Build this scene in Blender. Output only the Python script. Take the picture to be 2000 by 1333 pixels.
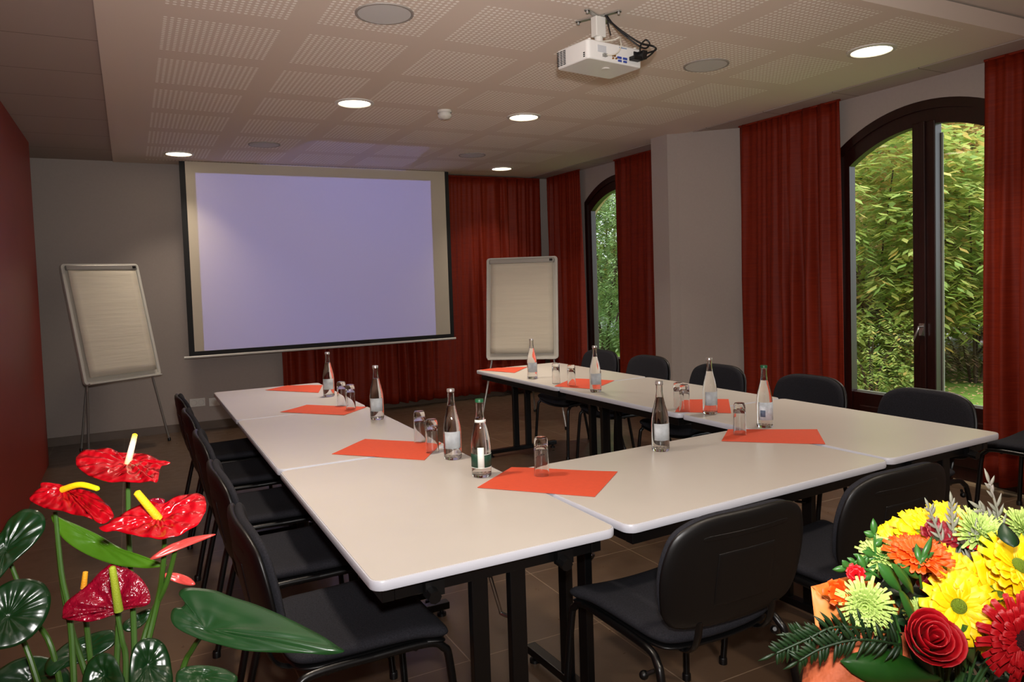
import bpy, bmesh, math, random
from mathutils import Vector, Matrix, noise
PI=math.pi
S=bpy.context.scene
for o in list(bpy.data.objects): bpy.data.objects.remove(o)
COL=S.collection
# ------------------------------------------------------------------ camera
CAM_H=1.3975; FPX=1431.7; SHY=-55.33
RI=Vector((.8857,-.4631,-.0328)); UP=Vector((.0508,.0265,.9984)); FW=Vector((.4615,.8859,-.047))
cd=bpy.data.cameras.new('camera'); cam=bpy.data.objects.new('camera',cd); COL.objects.link(cam)
cd.sensor_width=36; cd.lens=FPX/2000*36; cd.shift_y=SHY/2000; cd.clip_start=.02; cd.clip_end=200
m=Matrix((RI,UP,-FW)).transposed().to_4x4(); m.translation=Vector((0,0,CAM_H)); cam.matrix_world=m
S.camera=cam
CO=Vector((0,0,CAM_H))
def ray(u,v): return RI*((u-1000)/FPX)+UP*(-(v-666.5-SHY)/FPX)+FW
def at(u,v,d): return CO+ray(u,v)*d
# ------------------------------------------------------------------ world, exposure, lights
S.view_settings.view_transform='Standard'; S.view_settings.look='None'; S.view_settings.gamma=1
S.view_settings.use_curve_mapping=False; S.view_settings.exposure=0.0
w=bpy.data.worlds.new('overcast sky'); S.world=w; w.use_nodes=True
w.node_tree.nodes['Background'].inputs[0].default_value=(.86,.93,1,1)
w.node_tree.nodes['Background'].inputs[1].default_value=3.1
def area(name,loc,power,size,col=(1,.85,.69),rot=(0,0,0),spread=PI,shape='DISK'):
    l=bpy.data.lights.new(name,'AREA'); l.shape=shape; l.size=size; l.energy=power; l.color=col; l.spread=spread
    o=bpy.data.objects.new(name,l); o.location=loc; o.rotation_euler=rot; COL.objects.link(o); return o
LAMPS=[(.454,7.17),(1.395,4.85),(2.679,4.85),(3.676,7.19),(3.729,2.727),(.35,2.6),(1.4,.5),(2.7,.5),(.4,-1.0),(3.6,-1.0)]  # the last five are added out of view to light the near half
LAMP_W=10.5; FLASH_W=47
for i,(x,y) in enumerate(LAMPS):
    area('downlight lamp',(x,y,(2.6 if y>2.2 else 2.7)-.012),LAMP_W*(.4 if y>7 else 1),.19,spread=(1.6 if y>7 else 1.8))
# the photographer's flash beside the camera
fl=area('camera flash',(.02,-.02,CAM_H+.16),FLASH_W,.09,(1,.96,.93),spread=2.15)
fl.rotation_euler=Vector((-.42,-.9,-.27)).to_track_quat('Z','Y').to_euler()
sun=bpy.data.lights.new('sun','SUN'); sun.energy=1.6; sun.angle=.5; sun.color=(1,.95,.85)
so=bpy.data.objects.new('sun',sun); so.rotation_euler=(math.radians(38),math.radians(25),0); COL.objects.link(so)
# ------------------------------------------------------------------ materials
def srgb(c):
    return tuple(((x/255)/12.92 if x/255<=.04045 else ((x/255+.055)/1.055)**2.4) for x in c)+(1,)
MATS={}
def mat(name,col,rough=.5,metal=0,noise_amt=0,nscale=20,bump=0,bscale=60,spec=None,sheen=0,stretch=None,trans=0,ior=None,emit=None,coat=0):
    if name in MATS: return MATS[name]
    M=bpy.data.materials.new(name); M.use_nodes=True; nt=M.node_tree; b=nt.nodes['Principled BSDF']
    c=srgb(col); b.inputs['Base Color'].default_value=c; b.inputs['Roughness'].default_value=rough; b.inputs['Metallic'].default_value=metal
    if spec is not None: b.inputs['Specular IOR Level'].default_value=spec
    if sheen: b.inputs['Sheen Weight'].default_value=sheen
    if coat: b.inputs['Coat Weight'].default_value=coat
    if trans: b.inputs['Transmission Weight'].default_value=trans
    if ior: b.inputs['IOR'].default_value=ior
    if emit:
        b.inputs['Emission Color'].default_value=srgb(emit[0]); b.inputs['Emission Strength'].default_value=emit[1]
    if noise_amt or bump:
        tc=nt.nodes.new('ShaderNodeTexCoord'); mp=nt.nodes.new('ShaderNodeMapping'); nt.links.new(tc.outputs['Object'],mp.inputs[0])
        if stretch: mp.inputs['Scale'].default_value=stretch
    if noise_amt:
        n=nt.nodes.new('ShaderNodeTexNoise'); n.inputs['Scale'].default_value=nscale; n.inputs['Detail'].default_value=4
        nt.links.new(mp.outputs[0],n.inputs[0])
        mr=nt.nodes.new('ShaderNodeMapRange'); mr.inputs[1].default_value=.3; mr.inputs[2].default_value=.7
        mr.inputs[3].default_value=1-noise_amt; mr.inputs[4].default_value=1+noise_amt; nt.links.new(n.outputs[0],mr.inputs[0])
        v=nt.nodes.new('ShaderNodeVectorMath'); v.operation='SCALE'; v.inputs[0].default_value=c[:3]; nt.links.new(mr.outputs[0],v.inputs['Scale'])
        nt.links.new(v.outputs[0],b.inputs['Base Color'])
    if bump:
        n=nt.nodes.new('ShaderNodeTexNoise'); n.inputs['Scale'].default_value=bscale; n.inputs['Detail'].default_value=3
        nt.links.new(mp.outputs[0],n.inputs[0]); bp=nt.nodes.new('ShaderNodeBump'); bp.inputs['Strength'].default_value=bump; bp.inputs['Distance'].default_value=.01
        nt.links.new(n.outputs[0],bp.inputs['Height']); nt.links.new(bp.outputs[0],b.inputs['Normal'])
    MATS[name]=M; return M
def N(nt,t,**k):
    n=nt.nodes.new(t)
    for a,v in k.items(): setattr(n,a,v)
    return n
def mth(nt,op,a,b=None,c=None):
    n=nt.nodes.new('ShaderNodeMath'); n.operation=op
    for i,x in enumerate((a,b,c)):
        if x is None: continue
        if isinstance(x,(int,float)): n.inputs[i].default_value=x
        else: nt.links.new(x,n.inputs[i])
    return n.outputs[0]
def mixc(nt,f,c1,c2):
    n=nt.nodes.new('ShaderNodeMix'); n.data_type='RGBA'
    for s,x in ((0,f),(6,c1),(7,c2)):
        if isinstance(x,(int,float,tuple)): n.inputs[s].default_value=x
        else: nt.links.new(x,n.inputs[s])
    return n.outputs[2]
wallm=mat('grey wall paint',(166,155,148),.75,noise_amt=.02,nscale=60,bump=.05,bscale=300)
redm=mat('brick red wall paint',(150,40,20),.45,noise_amt=.04,nscale=3)
ceilm=mat('white ceiling board',(212,202,190),.9,noise_amt=.015,nscale=8)
skirt=mat('dark tile skirting',(92,76,62),.4,noise_amt=.1,nscale=8)
gapm=mat('brown shadow gap profile',(112,98,82),.6)
lamm=mat('pale grey laminate',(204,199,192),.28,noise_amt=.018,nscale=5,bump=.02,bscale=200)
edgem=mat('light grey plastic edge',(200,202,212),.35)
blackm=mat('black painted steel',(9,9,10),.32)
plasm=mat('black moulded plastic',(6,6,7),.42,bump=.03,bscale=500)
fabm=mat('charcoal woven fabric',(40,40,45),.95,noise_amt=.28,nscale=260,bump=.12,bscale=500,spec=.15)
chrome=mat('brushed steel',(190,190,190),.25,1)
orange=mat('orange paper',(216,80,48),.75,noise_amt=.03,nscale=60)
whitep=mat('white plastic',(215,212,205),.35)
paperm=mat('flip chart paper',(214,206,188),.9,noise_amt=.03,nscale=2,stretch=(1,1,14),bump=.35,bscale=3)
greyp=mat('grey aluminium',(165,163,158),.35,.6)
woodm=mat('dark stained wood',(36,11,8),.35,noise_amt=.25,nscale=8,stretch=(6,6,1))
consm=mat('console wood',(120,80,50),.5,noise_amt=.15,nscale=6,stretch=(1,8,1))
stonem=mat('tan stone reveal',(190,165,130),.9,noise_amt=.1,nscale=20)
def ceil_panel():
    M=bpy.data.materials.new('perforated ceiling board'); M.use_nodes=True; nt=M.node_tree; b=nt.nodes['Principled BSDF']; b.inputs['Roughness'].default_value=.9
    g=N(nt,'ShaderNodeNewGeometry'); s=N(nt,'ShaderNodeSeparateXYZ'); nt.links.new(g.outputs['Position'],s.inputs[0])
    def axis(o,st,per,pitch,nn,lo,hi):
        p=mth(nt,'SUBTRACT',o,st); f=mth(nt,'FLOORED_MODULO',p,per)
        inb=mth(nt,'LESS_THAN',f,pitch*nn)
        c=mth(nt,'SUBTRACT',mth(nt,'FLOORED_MODULO',f,pitch),pitch/2)
        r=mth(nt,'MULTIPLY',mth(nt,'GREATER_THAN',o,lo),mth(nt,'LESS_THAN',o,hi))
        return mth(nt,'MULTIPLY',inb,r),c
    ix,cx=axis(s.outputs[0],.19,.6335,.0285,18,.18,3.90); iy,cy=axis(s.outputs[1],3.595,.656,.0285,18.0,2.30,7.60)
    d=mth(nt,'SQRT',mth(nt,'ADD',mth(nt,'MULTIPLY',cx,cx),mth(nt,'MULTIPLY',cy,cy)))
    hole=mth(nt,'MULTIPLY',mth(nt,'LESS_THAN',d,.0083),mth(nt,'MULTIPLY',ix,iy))
    c=mixc(nt,hole,srgb((218,202,188)),srgb((252,246,238)))
    nt.links.new(c,b.inputs['Base Color']); return M
ceilpm=ceil_panel()
def floor_mat():
    M=bpy.data.materials.new('taupe stoneware tiles'); M.use_nodes=True; nt=M.node_tree; b=nt.nodes['Principled BSDF']
    g=N(nt,'ShaderNodeNewGeometry'); s=N(nt,'ShaderNodeSeparateXYZ'); nt.links.new(g.outputs['Position'],s.inputs[0])
    T=.573; lines=[]
    for o,st in ((0,1.04),(1,1.85)):
        f=mth(nt,'FLOORED_MODULO',mth(nt,'SUBTRACT',s.outputs[o],st),T); lines.append(mth(nt,'LESS_THAN',mth(nt,'MINIMUM',f,mth(nt,'SUBTRACT',T,f)),.0022))
    line=mth(nt,'MAXIMUM',*lines)
    n=N(nt,'ShaderNodeTexNoise'); n.inputs['Scale'].default_value=2.2; n.inputs['Detail'].default_value=6; nt.links.new(g.outputs['Position'],n.inputs[0])
    base=mixc(nt,n.outputs[0],srgb((76,58,44)),srgb((106,85,67)))
    c=mixc(nt,line,base,srgb((140,120,100)))
    nt.links.new(c,b.inputs['Base Color'])
    n2=N(nt,'ShaderNodeTexNoise'); n2.inputs['Scale'].default_value=14; n2.inputs['Detail'].default_value=3; nt.links.new(g.outputs['Position'],n2.inputs[0])
    mr=N(nt,'ShaderNodeMapRange'); mr.inputs[3].default_value=.22; mr.inputs[4].default_value=.42; nt.links.new(n2.outputs[0],mr.inputs[0])
    nt.links.new(mr.outputs[0],b.inputs['Roughness'])
    bp=N(nt,'ShaderNodeBump'); bp.inputs['Strength'].default_value=.15; bp.inputs['Distance'].default_value=.004
    nt.links.new(n2.outputs[0],bp.inputs['Height']); nt.links.new(bp.outputs[0],b.inputs['Normal']); return M
floorm=floor_mat()
def curtain_mat():
    M=bpy.data.materials.new('rust red taffeta'); M.use_nodes=True; nt=M.node_tree; b=nt.nodes['Principled BSDF']
    tc=N(nt,'ShaderNodeTexCoord'); mp=N(nt,'ShaderNodeMapping'); mp.inputs['Scale'].default_value=(8,8,160); nt.links.new(tc.outputs['Object'],mp.inputs[0])
    n=N(nt,'ShaderNodeTexNoise'); n.inputs['Scale'].default_value=1; n.inputs['Detail'].default_value=3; nt.links.new(mp.outputs[0],n.inputs[0])
    nt.links.new(mixc(nt,n.outputs[0],srgb((92,14,4)),srgb((138,40,10))),b.inputs['Base Color'])
    b.inputs['Roughness'].default_value=.6; b.inputs['Specular IOR Level'].default_value=.25; b.inputs['Sheen Weight'].default_value=.05; b.inputs['Sheen Tint'].default_value=srgb((230,90,50))
    return M
curtm=curtain_mat()
def leaf_mat(name,c1,c2,rough=.5,scale=6,per_island=False,transl=.0,c3=None):
    M=bpy.data.materials.new(name); M.use_nodes=True; nt=M.node_tree; b=nt.nodes['Principled BSDF']; b.inputs['Roughness'].default_value=rough
    if per_island:
        g=N(nt,'ShaderNodeNewGeometry'); r=N(nt,'ShaderNodeValToRGB'); nt.links.new(g.outputs['Random Per Island'],r.inputs[0])
        r.color_ramp.elements[0].color=srgb(c1); r.color_ramp.elements[1].color=srgb(c2)
        if c3: e=r.color_ramp.elements.new(.82); e.color=srgb(c2); r.color_ramp.elements[-1].color=srgb(c3)
        col=r.outputs[0]
    else:
        tc=N(nt,'ShaderNodeTexCoord'); n=N(nt,'ShaderNodeTexNoise'); n.inputs['Scale'].default_value=scale; nt.links.new(tc.outputs['Object'],n.inputs[0])
        col=mixc(nt,n.outputs[0],srgb(c1),srgb(c2))
    nt.links.new(col,b.inputs['Base Color'])
    if transl:
        t=N(nt,'ShaderNodeBsdfTranslucent'); nt.links.new(col,t.inputs[0]); mx=N(nt,'ShaderNodeMixShader'); mx.inputs[0].default_value=transl
        nt.links.new(b.outputs[0],mx.inputs[1]); nt.links.new(t.outputs[0],mx.inputs[2]); nt.links.new(mx.outputs[0],nt.nodes['Material Output'].inputs[0])
    return M
def glass_mat(name,col=(255,255,255),ior=1.45,rough=0):
    M=bpy.data.materials.new(name); M.use_nodes=True; nt=M.node_tree; nt.nodes.remove(nt.nodes['Principled BSDF'])
    g=N(nt,'ShaderNodeBsdfGlass'); g.inputs['Color'].default_value=srgb(col); g.inputs['IOR'].default_value=ior; g.inputs['Roughness'].default_value=rough
    nt.links.new(g.outputs[0],nt.nodes['Material Output'].inputs[0]); return M
def pane_mat():
    M=bpy.data.materials.new('window pane glass'); M.use_nodes=True; nt=M.node_tree; nt.nodes.remove(nt.nodes['Principled BSDF'])
    t=N(nt,'ShaderNodeBsdfTransparent'); t.inputs[0].default_value=(.93,.95,.93,1); g=N(nt,'ShaderNodeBsdfGlossy'); g.inputs['Roughness'].default_value=.0
    f=N(nt,'ShaderNodeFresnel'); g0=N(nt,'ShaderNodeNewGeometry'); nt.links.new(mth(nt,'SUBTRACT',1.5,mth(nt,'MULTIPLY',g0.outputs['Backfacing'],1.5-1/1.5)),f.inputs[0]); mx=N(nt,'ShaderNodeMixShader')
    nt.links.new(f.outputs[0],mx.inputs[0]); nt.links.new(t.outputs[0],mx.inputs[1]); nt.links.new(g.outputs[0],mx.inputs[2]); nt.links.new(mx.outputs[0],nt.nodes['Material Output'].inputs[0]); return M
glassm=glass_mat('clear bottle glass'); tumbm=glass_mat('clear tumbler glass'); waterm=glass_mat('water',ior=1.33); panem=pane_mat()
# ------------------------------------------------------------------ helpers
def obj(name,bm,m,parent=None,smooth=True,bevel=0,loc=None,solid=0,ang=40):
    me=bpy.data.meshes.new(name); bmesh.ops.recalc_face_normals(bm,faces=bm.faces[:]); bm.to_mesh(me); bm.free()
    o=bpy.data.objects.new(name,me); COL.objects.link(o)
    for x in (m if isinstance(m,(list,tuple)) else [m]): me.materials.append(x)
    if smooth:
        me.polygons.foreach_set('use_smooth',[True]*len(me.polygons)); me.set_sharp_from_angle(angle=math.radians(ang))
    if solid:
        s=o.modifiers.new('solid','SOLIDIFY'); s.thickness=solid; s.offset=0
    if bevel:
        b=o.modifiers.new('bevel','BEVEL'); b.width=bevel; b.segments=2; b.limit_method='ANGLE'
    if parent: o.parent=parent
    if loc: o.location=loc
    return o
def thing(name,label,cat,loc=(0,0,0),rz=0,group=None,kind=None):
    o=bpy.data.objects.new(name,None); COL.objects.link(o); o.location=loc; o.rotation_euler=(0,0,rz); o.empty_display_size=.05
    return tag(o,label,cat,group,kind)
def tag(o,label=None,cat=None,group=None,kind=None):
    if label: o['label']=label
    if cat: o['category']=cat
    if group: o['group']=group
    if kind: o['kind']=kind
    return o
def struct(name,bm,m,parent=None,label=None,**k):
    o=obj(name,bm,m,parent,**k)
    if not parent: o['kind']='structure'
    if label: o['label']=label
    return o
def dup(root,loc,rz,label,group=None):
    r=root.copy(); COL.objects.link(r); r.location=loc; r.rotation_euler=(0,0,rz); r['label']=label
    if group: r['group']=group
    def rec(a,b):
        for ch in list(a.children):
            c=ch.copy(); COL.objects.link(c); c.parent=b; rec(ch,c)
    rec(root,r); return r
def box(bm,c,s,rot=None):
    m=Matrix.Translation(Vector(c))@(rot.to_4x4() if rot else Matrix.Identity(4))@Matrix.Diagonal((*s,1))
    return bmesh.ops.create_cube(bm,size=1,matrix=m)
def bx(x0,x1,y0,y1,z0,z1,bm=None):
    bm=bm or bmesh.new(); box(bm,((x0+x1)/2,(y0+y1)/2,(z0+z1)/2),(x1-x0,y1-y0,z1-z0)); return bm
def smooth_pts(p,k=4):
    p=[Vector(a) for a in p]; out=[]
    for i in range(len(p)-1):
        a=p[max(i-1,0)];b=p[i];c=p[i+1];d=p[min(i+2,len(p)-1)]
        for j in range(k):
            t=j/k; out.append(.5*((2*b)+(c-a)*t+(2*a-5*b+4*c-d)*t*t+(3*b-a-3*c+d)*t**3))
    out.append(p[-1]); return out
def tube(bm,pts,r,seg=8,k=0,r2=None,cap=True,flat=1):
    pts=smooth_pts(pts,k) if k else [Vector(a) for a in pts]
    n=len(pts); rings=[]; prev=None
    for i,p in enumerate(pts):
        t=(pts[min(i+1,n-1)]-pts[max(i-1,0)]).normalized()
        if prev is None: a=t.orthogonal().normalized() if abs(t.z)>.99 or flat==1 else Vector((0,0,1)).cross(t).normalized()
        else: a=(prev-t*prev.dot(t)).normalized()
        prev=a; b=t.cross(a); f=i/(n-1)
        rr=(r+(r2-r)*f) if r2 is not None and not callable(r) else (r(f) if callable(r) else r)
        rings.append([bm.verts.new(p+a*math.cos(2*PI*j/seg)*rr+b*math.sin(2*PI*j/seg)*rr*flat) for j in range(seg)])
    for i in range(n-1):
        for j in range(seg): bm.faces.new((rings[i][j],rings[i][(j+1)%seg],rings[i+1][(j+1)%seg],rings[i+1][j]))
    if cap: bm.faces.new(rings[0][::-1]); bm.faces.new(rings[-1])
    return bm
def lathe(bm,prof,seg=24,c=(0,0,0),close=False):
    c=Vector(c); rings=[]
    for r,z in prof:
        if r<1e-6: rings.append([bm.verts.new(c+Vector((0,0,z)))])
        else: rings.append([bm.verts.new(c+Vector((r*math.cos(2*PI*j/seg),r*math.sin(2*PI*j/seg),z))) for j in range(seg)])
    pairs=list(zip(rings,rings[1:]))+([(rings[-1],rings[0])] if close else [])
    for A,B in pairs:
        for j in range(seg):
            k=(j+1)%seg
            f=[A[j%len(A)],A[k%len(A)],B[k%len(B)],B[j%len(B)]]; g=[]
            for v in f:
                if v not in g: g.append(v)
            if len(g)>2:
                try: bm.faces.new(g)
                except ValueError: pass
    return bm
def grid(bm,nu,nv,fn):
    V=[[bm.verts.new(fn(i/nu,j/nv)) for j in range(nv+1)] for i in range(nu+1)]
    for i in range(nu):
        for j in range(nv): bm.faces.new((V[i][j],V[i+1][j],V[i+1][j+1],V[i][j+1]))
    return bm
def closed_curve(p,k=5):
    n=len(p); out=[]
    for i in range(n):
        a,b,c,d=[Vector(p[(i+q)%n]) for q in (-1,0,1,2)]
        for j in range(k):
            t=j/k; out.append(.5*((2*b)+(c-a)*t+(2*a-5*b+4*c-d)*t*t+(3*b-a-3*c+d)*t**3))
    return out
def pad(bm,half,th,zf=lambda x,y:0,k=4,mapf=None,rim=.35):
    """cushion-like slab: half outline (x>=0, from top middle to bottom middle), mirrored"""
    full=list(half)+[(-x,y) for x,y in reversed(half) if x>1e-6]
    oc=closed_curve([(x,y,0) for x,y in full],k); n=len(oc)
    c=Vector((0,sum(v.y for v in oc)/n,0)); mapf=mapf or (lambda v:v)
    def ring(s,dz): return [bm.verts.new(mapf(Vector((c.x+(v.x-c.x)*s,c.y+(v.y-c.y)*s,zf(c.x+(v.x-c.x)*s,c.y+(v.y-c.y)*s)+dz)))) for v in oc]
    h=th/2; R=[ring(s,dz) for s,dz in ((.3,h),(.6,h),(.85,h*.98),(.95,h*.8),(.99,h*rim),(1,0),(.99,-h*rim),(.95,-h*.8),(.85,-h),(.6,-h),(.3,-h))]
    for A,B in zip(R,R[1:]):
        for j in range(n): bm.faces.new((A[j],A[(j+1)%n],B[(j+1)%n],B[j]))
    t=bm.verts.new(mapf(Vector((c.x,c.y,zf(c.x,c.y)+h)))); b=bm.verts.new(mapf(Vector((c.x,c.y,zf(c.x,c.y)-h))))
    for j in range(n): bm.faces.new((t,R[0][(j+1)%n],R[0][j])); bm.faces.new((b,R[-1][j],R[-1][(j+1)%n]))
    return bm
def rrect(w,l,r,n=5):
    o=[]
    for cx,cy,a0 in ((w/2-r,l/2-r,0),(-w/2+r,l/2-r,90),(-w/2+r,-l/2+r,180),(w/2-r,-l/2+r,270)):
        for i in range(n+1):
            a=math.radians(a0+90*i/n); o.append((cx+r*math.cos(a),cy+r*math.sin(a)))
    return o
def prism(bm,out,z0,z1):
    A=[bm.verts.new((x,y,z0)) for x,y in out]; B=[bm.verts.new((x,y,z1)) for x,y in out]; n=len(out)
    bm.faces.new(A[::-1]); bm.faces.new(B)
    for i in range(n): bm.faces.new((A[i],A[(i+1)%n],B[(i+1)%n],B[i]))
    return bm
# ------------------------------------------------------------------ room shell
CZ=2.6; XL=-.65; XR=4.64; YB=7.84; YF=-1.6
struct('floor',bx(-1.2,XR+.02,YF,YB,-.1,0),floorm,smooth=False)
struct('wall_back',bx(-1.2,XR+.4,YB,YB+.15,0,2.85),wallm,smooth=False)
bm=bx(XL-.08,XL,YF,7.03,0,2.612); struct('wall_left',bm,redm,smooth=False,bevel=.004)
struct('wall_left_recess',bx(-1.2,-1.1,YF,YB,0,2.85),wallm,smooth=False)
struct('wall_front',bx(-1.2,XR+.4,YF-.15,YF,0,2.85),wallm,smooth=False)
# ceiling: perimeter tiles, central dropped panel, raised part over the camera
ce=bpy.data.objects.new('ceiling',None); COL.objects.link(ce); ce['kind']='structure'
struct('dropped_panel',bx(-.07,4.33,2.24,7.80,CZ,CZ+.09),ceilpm,ce,smooth=False)
def tilesm():
    M=bpy.data.materials.new('ceiling border tiles'); M.use_nodes=True; nt=M.node_tree; b=nt.nodes['Principled BSDF']; b.inputs['Roughness'].default_value=.9
    g=N(nt,'ShaderNodeNewGeometry'); s=N(nt,'ShaderNodeSeparateXYZ'); nt.links.new(g.outputs['Position'],s.inputs[0])
    f=mth(nt,'FLOORED_MODULO',mth(nt,'SUBTRACT',s.outputs[1],4.115),.6235); l=mth(nt,'LESS_THAN',f,.006)
    nt.links.new(mixc(nt,l,srgb((172,156,146)),srgb((104,92,84))),b.inputs['Base Color']); return M
tm=tilesm()
struct('border_tiles',bx(-1.2,-.07,2.24,YB,CZ+.014,CZ+.10),tm,ce,smooth=False)
struct('border_tiles',bx(4.365,XR+.02,2.24,YB,CZ+.002,CZ+.10),tm,ce,smooth=False)
struct('shadow_gap',bx(4.33,4.365,2.24,7.82,CZ+.012,CZ+.10),gapm,ce,smooth=False)
struct('shadow_gap',bx(-.07,4.33,7.80,YB,CZ+.04,CZ+.10),gapm,ce,smooth=False)
struct('raised_panel',bx(-1.2,XR+.3,YF,2.24,CZ+.10,CZ+.2),ceilm,ce,smooth=False)
struct('ceiling_back_slab',bx(-1.2,XR+.3,2.24,YB+.1,CZ+.10,CZ+.2),ceilm,ce,smooth=False)
# right wall with two arched openings
def arch_pts(cy,hw,apex,R,n=24):
    cz=apex-R; a=math.asin(hw/R); return [(cy+R*math.sin(t),cz+R*math.cos(t)) for t in [a-2*a*i/n for i in range(n+1)]]   # from +y side to -y side
WIN=[(6.37,'far'),(3.03,'near')]
HW=.67; APEX=2.465; RR=1.07
def wall_right():
    bm=bmesh.new(); x0,x1=XR,XR+.08
    segs=[(YF,2.36),(3.70,5.70),(7.04,YB)]
    for a,b in segs: bx(x0,x1,a,b,0,2.85,bm)
    for cy,_ in WIN:
        P=arch_pts(cy,HW,APEX,RR)
        for (y1,z1),(y2,z2) in zip(P,P[1:]):
            vs=[bm.verts.new((x,y,z)) for x in (x0,x1) for y,z in ((y1,z1),(y2,z2),(y2,2.85),(y1,2.85))]
            for f in ((0,1,2,3),(7,6,5,4),(0,4,5,1),(1,5,6,2),(2,6,7,3),(3,7,4,0)): bm.faces.new([vs[i] for i in f])
    return bm
struct('wall_right',wall_right(),wallm,smooth=False)
# thick outer masonry around the arches
def outer():
    bm=bmesh.new(); x0,x1=XR+.08,XR+.34
    for a,b in [(YF,1.98),(4.08,5.32),(7.42,YB)]: bx(x0,x1,a,b,-.3,3.2,bm)
    for cy,_ in WIN:
        P=arch_pts(cy,1.05,2.455,1.5)
        for (y1,z1),(y2,z2) in zip(P,P[1:]):
            vs=[bm.verts.new((x,y,z)) for x in (x0,x1) for y,z in ((y1,z1),(y2,z2),(y2,3.2),(y1,3.2))]
            for f in ((0,1,2,3),(7,6,5,4),(0,4,5,1),(1,5,6,2),(2,6,7,3),(3,7,4,0)): bm.faces.new([vs[i] for i in f])
    return bm
struct('wall_right_masonry',outer(),stonem,smooth=False)
def window(i,cy):
    r=bpy.data.objects.new('window_%d'%i,None); COL.objects.link(r); r['kind']='structure'; r.location=(XR+.03,cy,0)
    def arch_band(o_hw,o_ap,o_R,i_hw,i_ap,i_R,x0,x1,zb,bm):
        A=[(o_hw,zb)]+arch_pts(0,o_hw,o_ap,o_R)+[(-o_hw,zb)]; B=[(i_hw,zb)]+arch_pts(0,i_hw,i_ap,i_R)+[(-i_hw,zb)]
        V=[[bm.verts.new((x,y,z)) for y,z in L] for L in (A,B) for x in (x0,x1)]
        n=len(A)
        for p,q in ((0,1),(1,3),(3,2),(2,0)):
            for k in range(n-1): bm.faces.new((V[p][k],V[p][k+1],V[q][k+1],V[q][k]))
        for k in (0,n-1): bm.faces.new((V[0][k],V[1][k],V[3][k],V[2][k]))
        return bm
    struct('outer_frame',arch_band(HW,APEX,RR,HW-.055,APEX-.06,RR-.05,-.03,.05,0,bmesh.new()),woodm,r,smooth=False)
    bm=arch_band(HW-.055,APEX-.06,RR-.05,.56,2.31,.93,-.015,.045,.0,bmesh.new())
    struct('sash',bm,woodm,r,smooth=False)
    struct('bottom_panel',bx(-.005,.04,-.56,.56,.0,.49),woodm,r,smooth=False,bevel=.004)
    bm=bx(-.018,.0,-.50,-.11,.10,.40); bx(-.018,.0,.11,.50,.10,.40,bm); struct('raised_panel_moulding',bm,woodm,r,smooth=False,bevel=.008)
    struct('mullion',bx(-.022,.052,-.078,.078,0,2.33),woodm,r,smooth=False,bevel=.006)
    struct('astragal',bx(-.04,-.022,-.02,.02,0,2.33),woodm,r,smooth=False,bevel=.004)
    bm=bmesh.new(); P=[(.56,.49)]+arch_pts(0,.56,2.31,.93)+[(-.56,.49)]
    vs=[bm.verts.new((.02,y,z)) for y,z in P]; bm.faces.new(vs); struct('glass_pane',bm,panem,r,smooth=False)
    bm=bx(.046,.052,.078,.09,.5,2.25); bx(.046,.052,-.09,-.078,.5,2.25,bm); bx(.044,.06,-.56,.56,.48,.497,bm)
    struct('weather_bead',bm,mat('pale grey seal',(150,155,140),.5),r,smooth=False)
    bm=bx(-.052,-.04,-.018,.018,.93,1.01); tube(bm,[(-.05,0,.99),(-.085,0,.99),(-.088,.0,.975),(-.088,.03,.90)],.007,8)
    struct('handle',bm,chrome,r,label='small steel window handle')
    return r
for i,(cy,_) in enumerate(WIN): window(i+1,cy)
# angled pier between the windows
bm=prism(bmesh.new(),[(4.2,5.27),(4.2,5.05),(4.27,5.0),(4.64,4.63),(4.64,5.27)],0,CZ+.06); struct('wall_pier',bm,wallm,smooth=False)
struct('baseboard_back',bx(-1.1,4.6,YB-.012,YB,0,.078),skirt,smooth=False)
struct('baseboard_right',bx(XR-.012,XR,3.70,4.66,0,.078),skirt,smooth=False)
struct('trim_1',bx(XR-.02,XR+.1,2.36,3.70,0,.012),mat('pale threshold stone',(170,150,120),.5),smooth=False)
# ------------------------------------------------------------------ curtains
def curtain(name,p0,p1,z0,z1,folds,amp,label,seed=0,nrm=None,spread=1.0):
    p0=Vector((*p0,0)); p1=Vector((*p1,0)); d=p1-p0; L=d.length; d.normalize(); n=Vector((-d.y,d.x,0)); rnd=random.Random(seed)
    ph=[rnd.uniform(0,6.28) for _ in range(6)]
    def fn(u,v):
        w=u*folds*2*PI+1.1*math.sin(u*folds*1.3+ph[0])+.6*math.sin(u*folds*2.9+ph[1])
        a=amp*(.35+.65*min(1,v*1.6) if v<.5 else 1)*(.55+.45*math.sin(u*folds*.9+ph[2]+v*1.2))
        s=math.sin(w+.5*math.sin(v*3+ph[3])); s=math.copysign(abs(s)**.7,s)
        off=a*s+.006*math.sin(w*2.3+v*5+ph[4])
        x=(u-.5)*(1+(spread-1)*v)+.5
        return p0+d*(x*L)+n*off+Vector((0,0,z1+(z0-z1)*v+.004*math.sin(w)*v))
    bm=grid(bmesh.new(),int(folds*14),22,fn)
    t=thing(name,label,'curtain',tuple((p0+p1)/2+Vector((0,0,z0))))
    o=obj('drape',bm,curtm,None,solid=.003,ang=180); o.parent=t; o.location=-t.location
    bm=bmesh.new(); a=p0+Vector((0,0,z1-.004)); b=p1+Vector((0,0,z1-.004)); tube(bm,[a,b],.009,6)
    o=obj('heading_tape',bm,curtm,None); o.parent=t; o.location=-t.location
    return t
curtain('curtain',(1.36,7.735),(4.46,7.735),.06,2.585,21,.045,'long rust red curtain hanging on the back wall behind the projection screen',1)
curtain('curtain',(4.575,7.74),(4.575,7.02),.05,2.60,6,.05,'rust red curtain left of the far arched window, by the room corner',2,spread=1.06)
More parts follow.
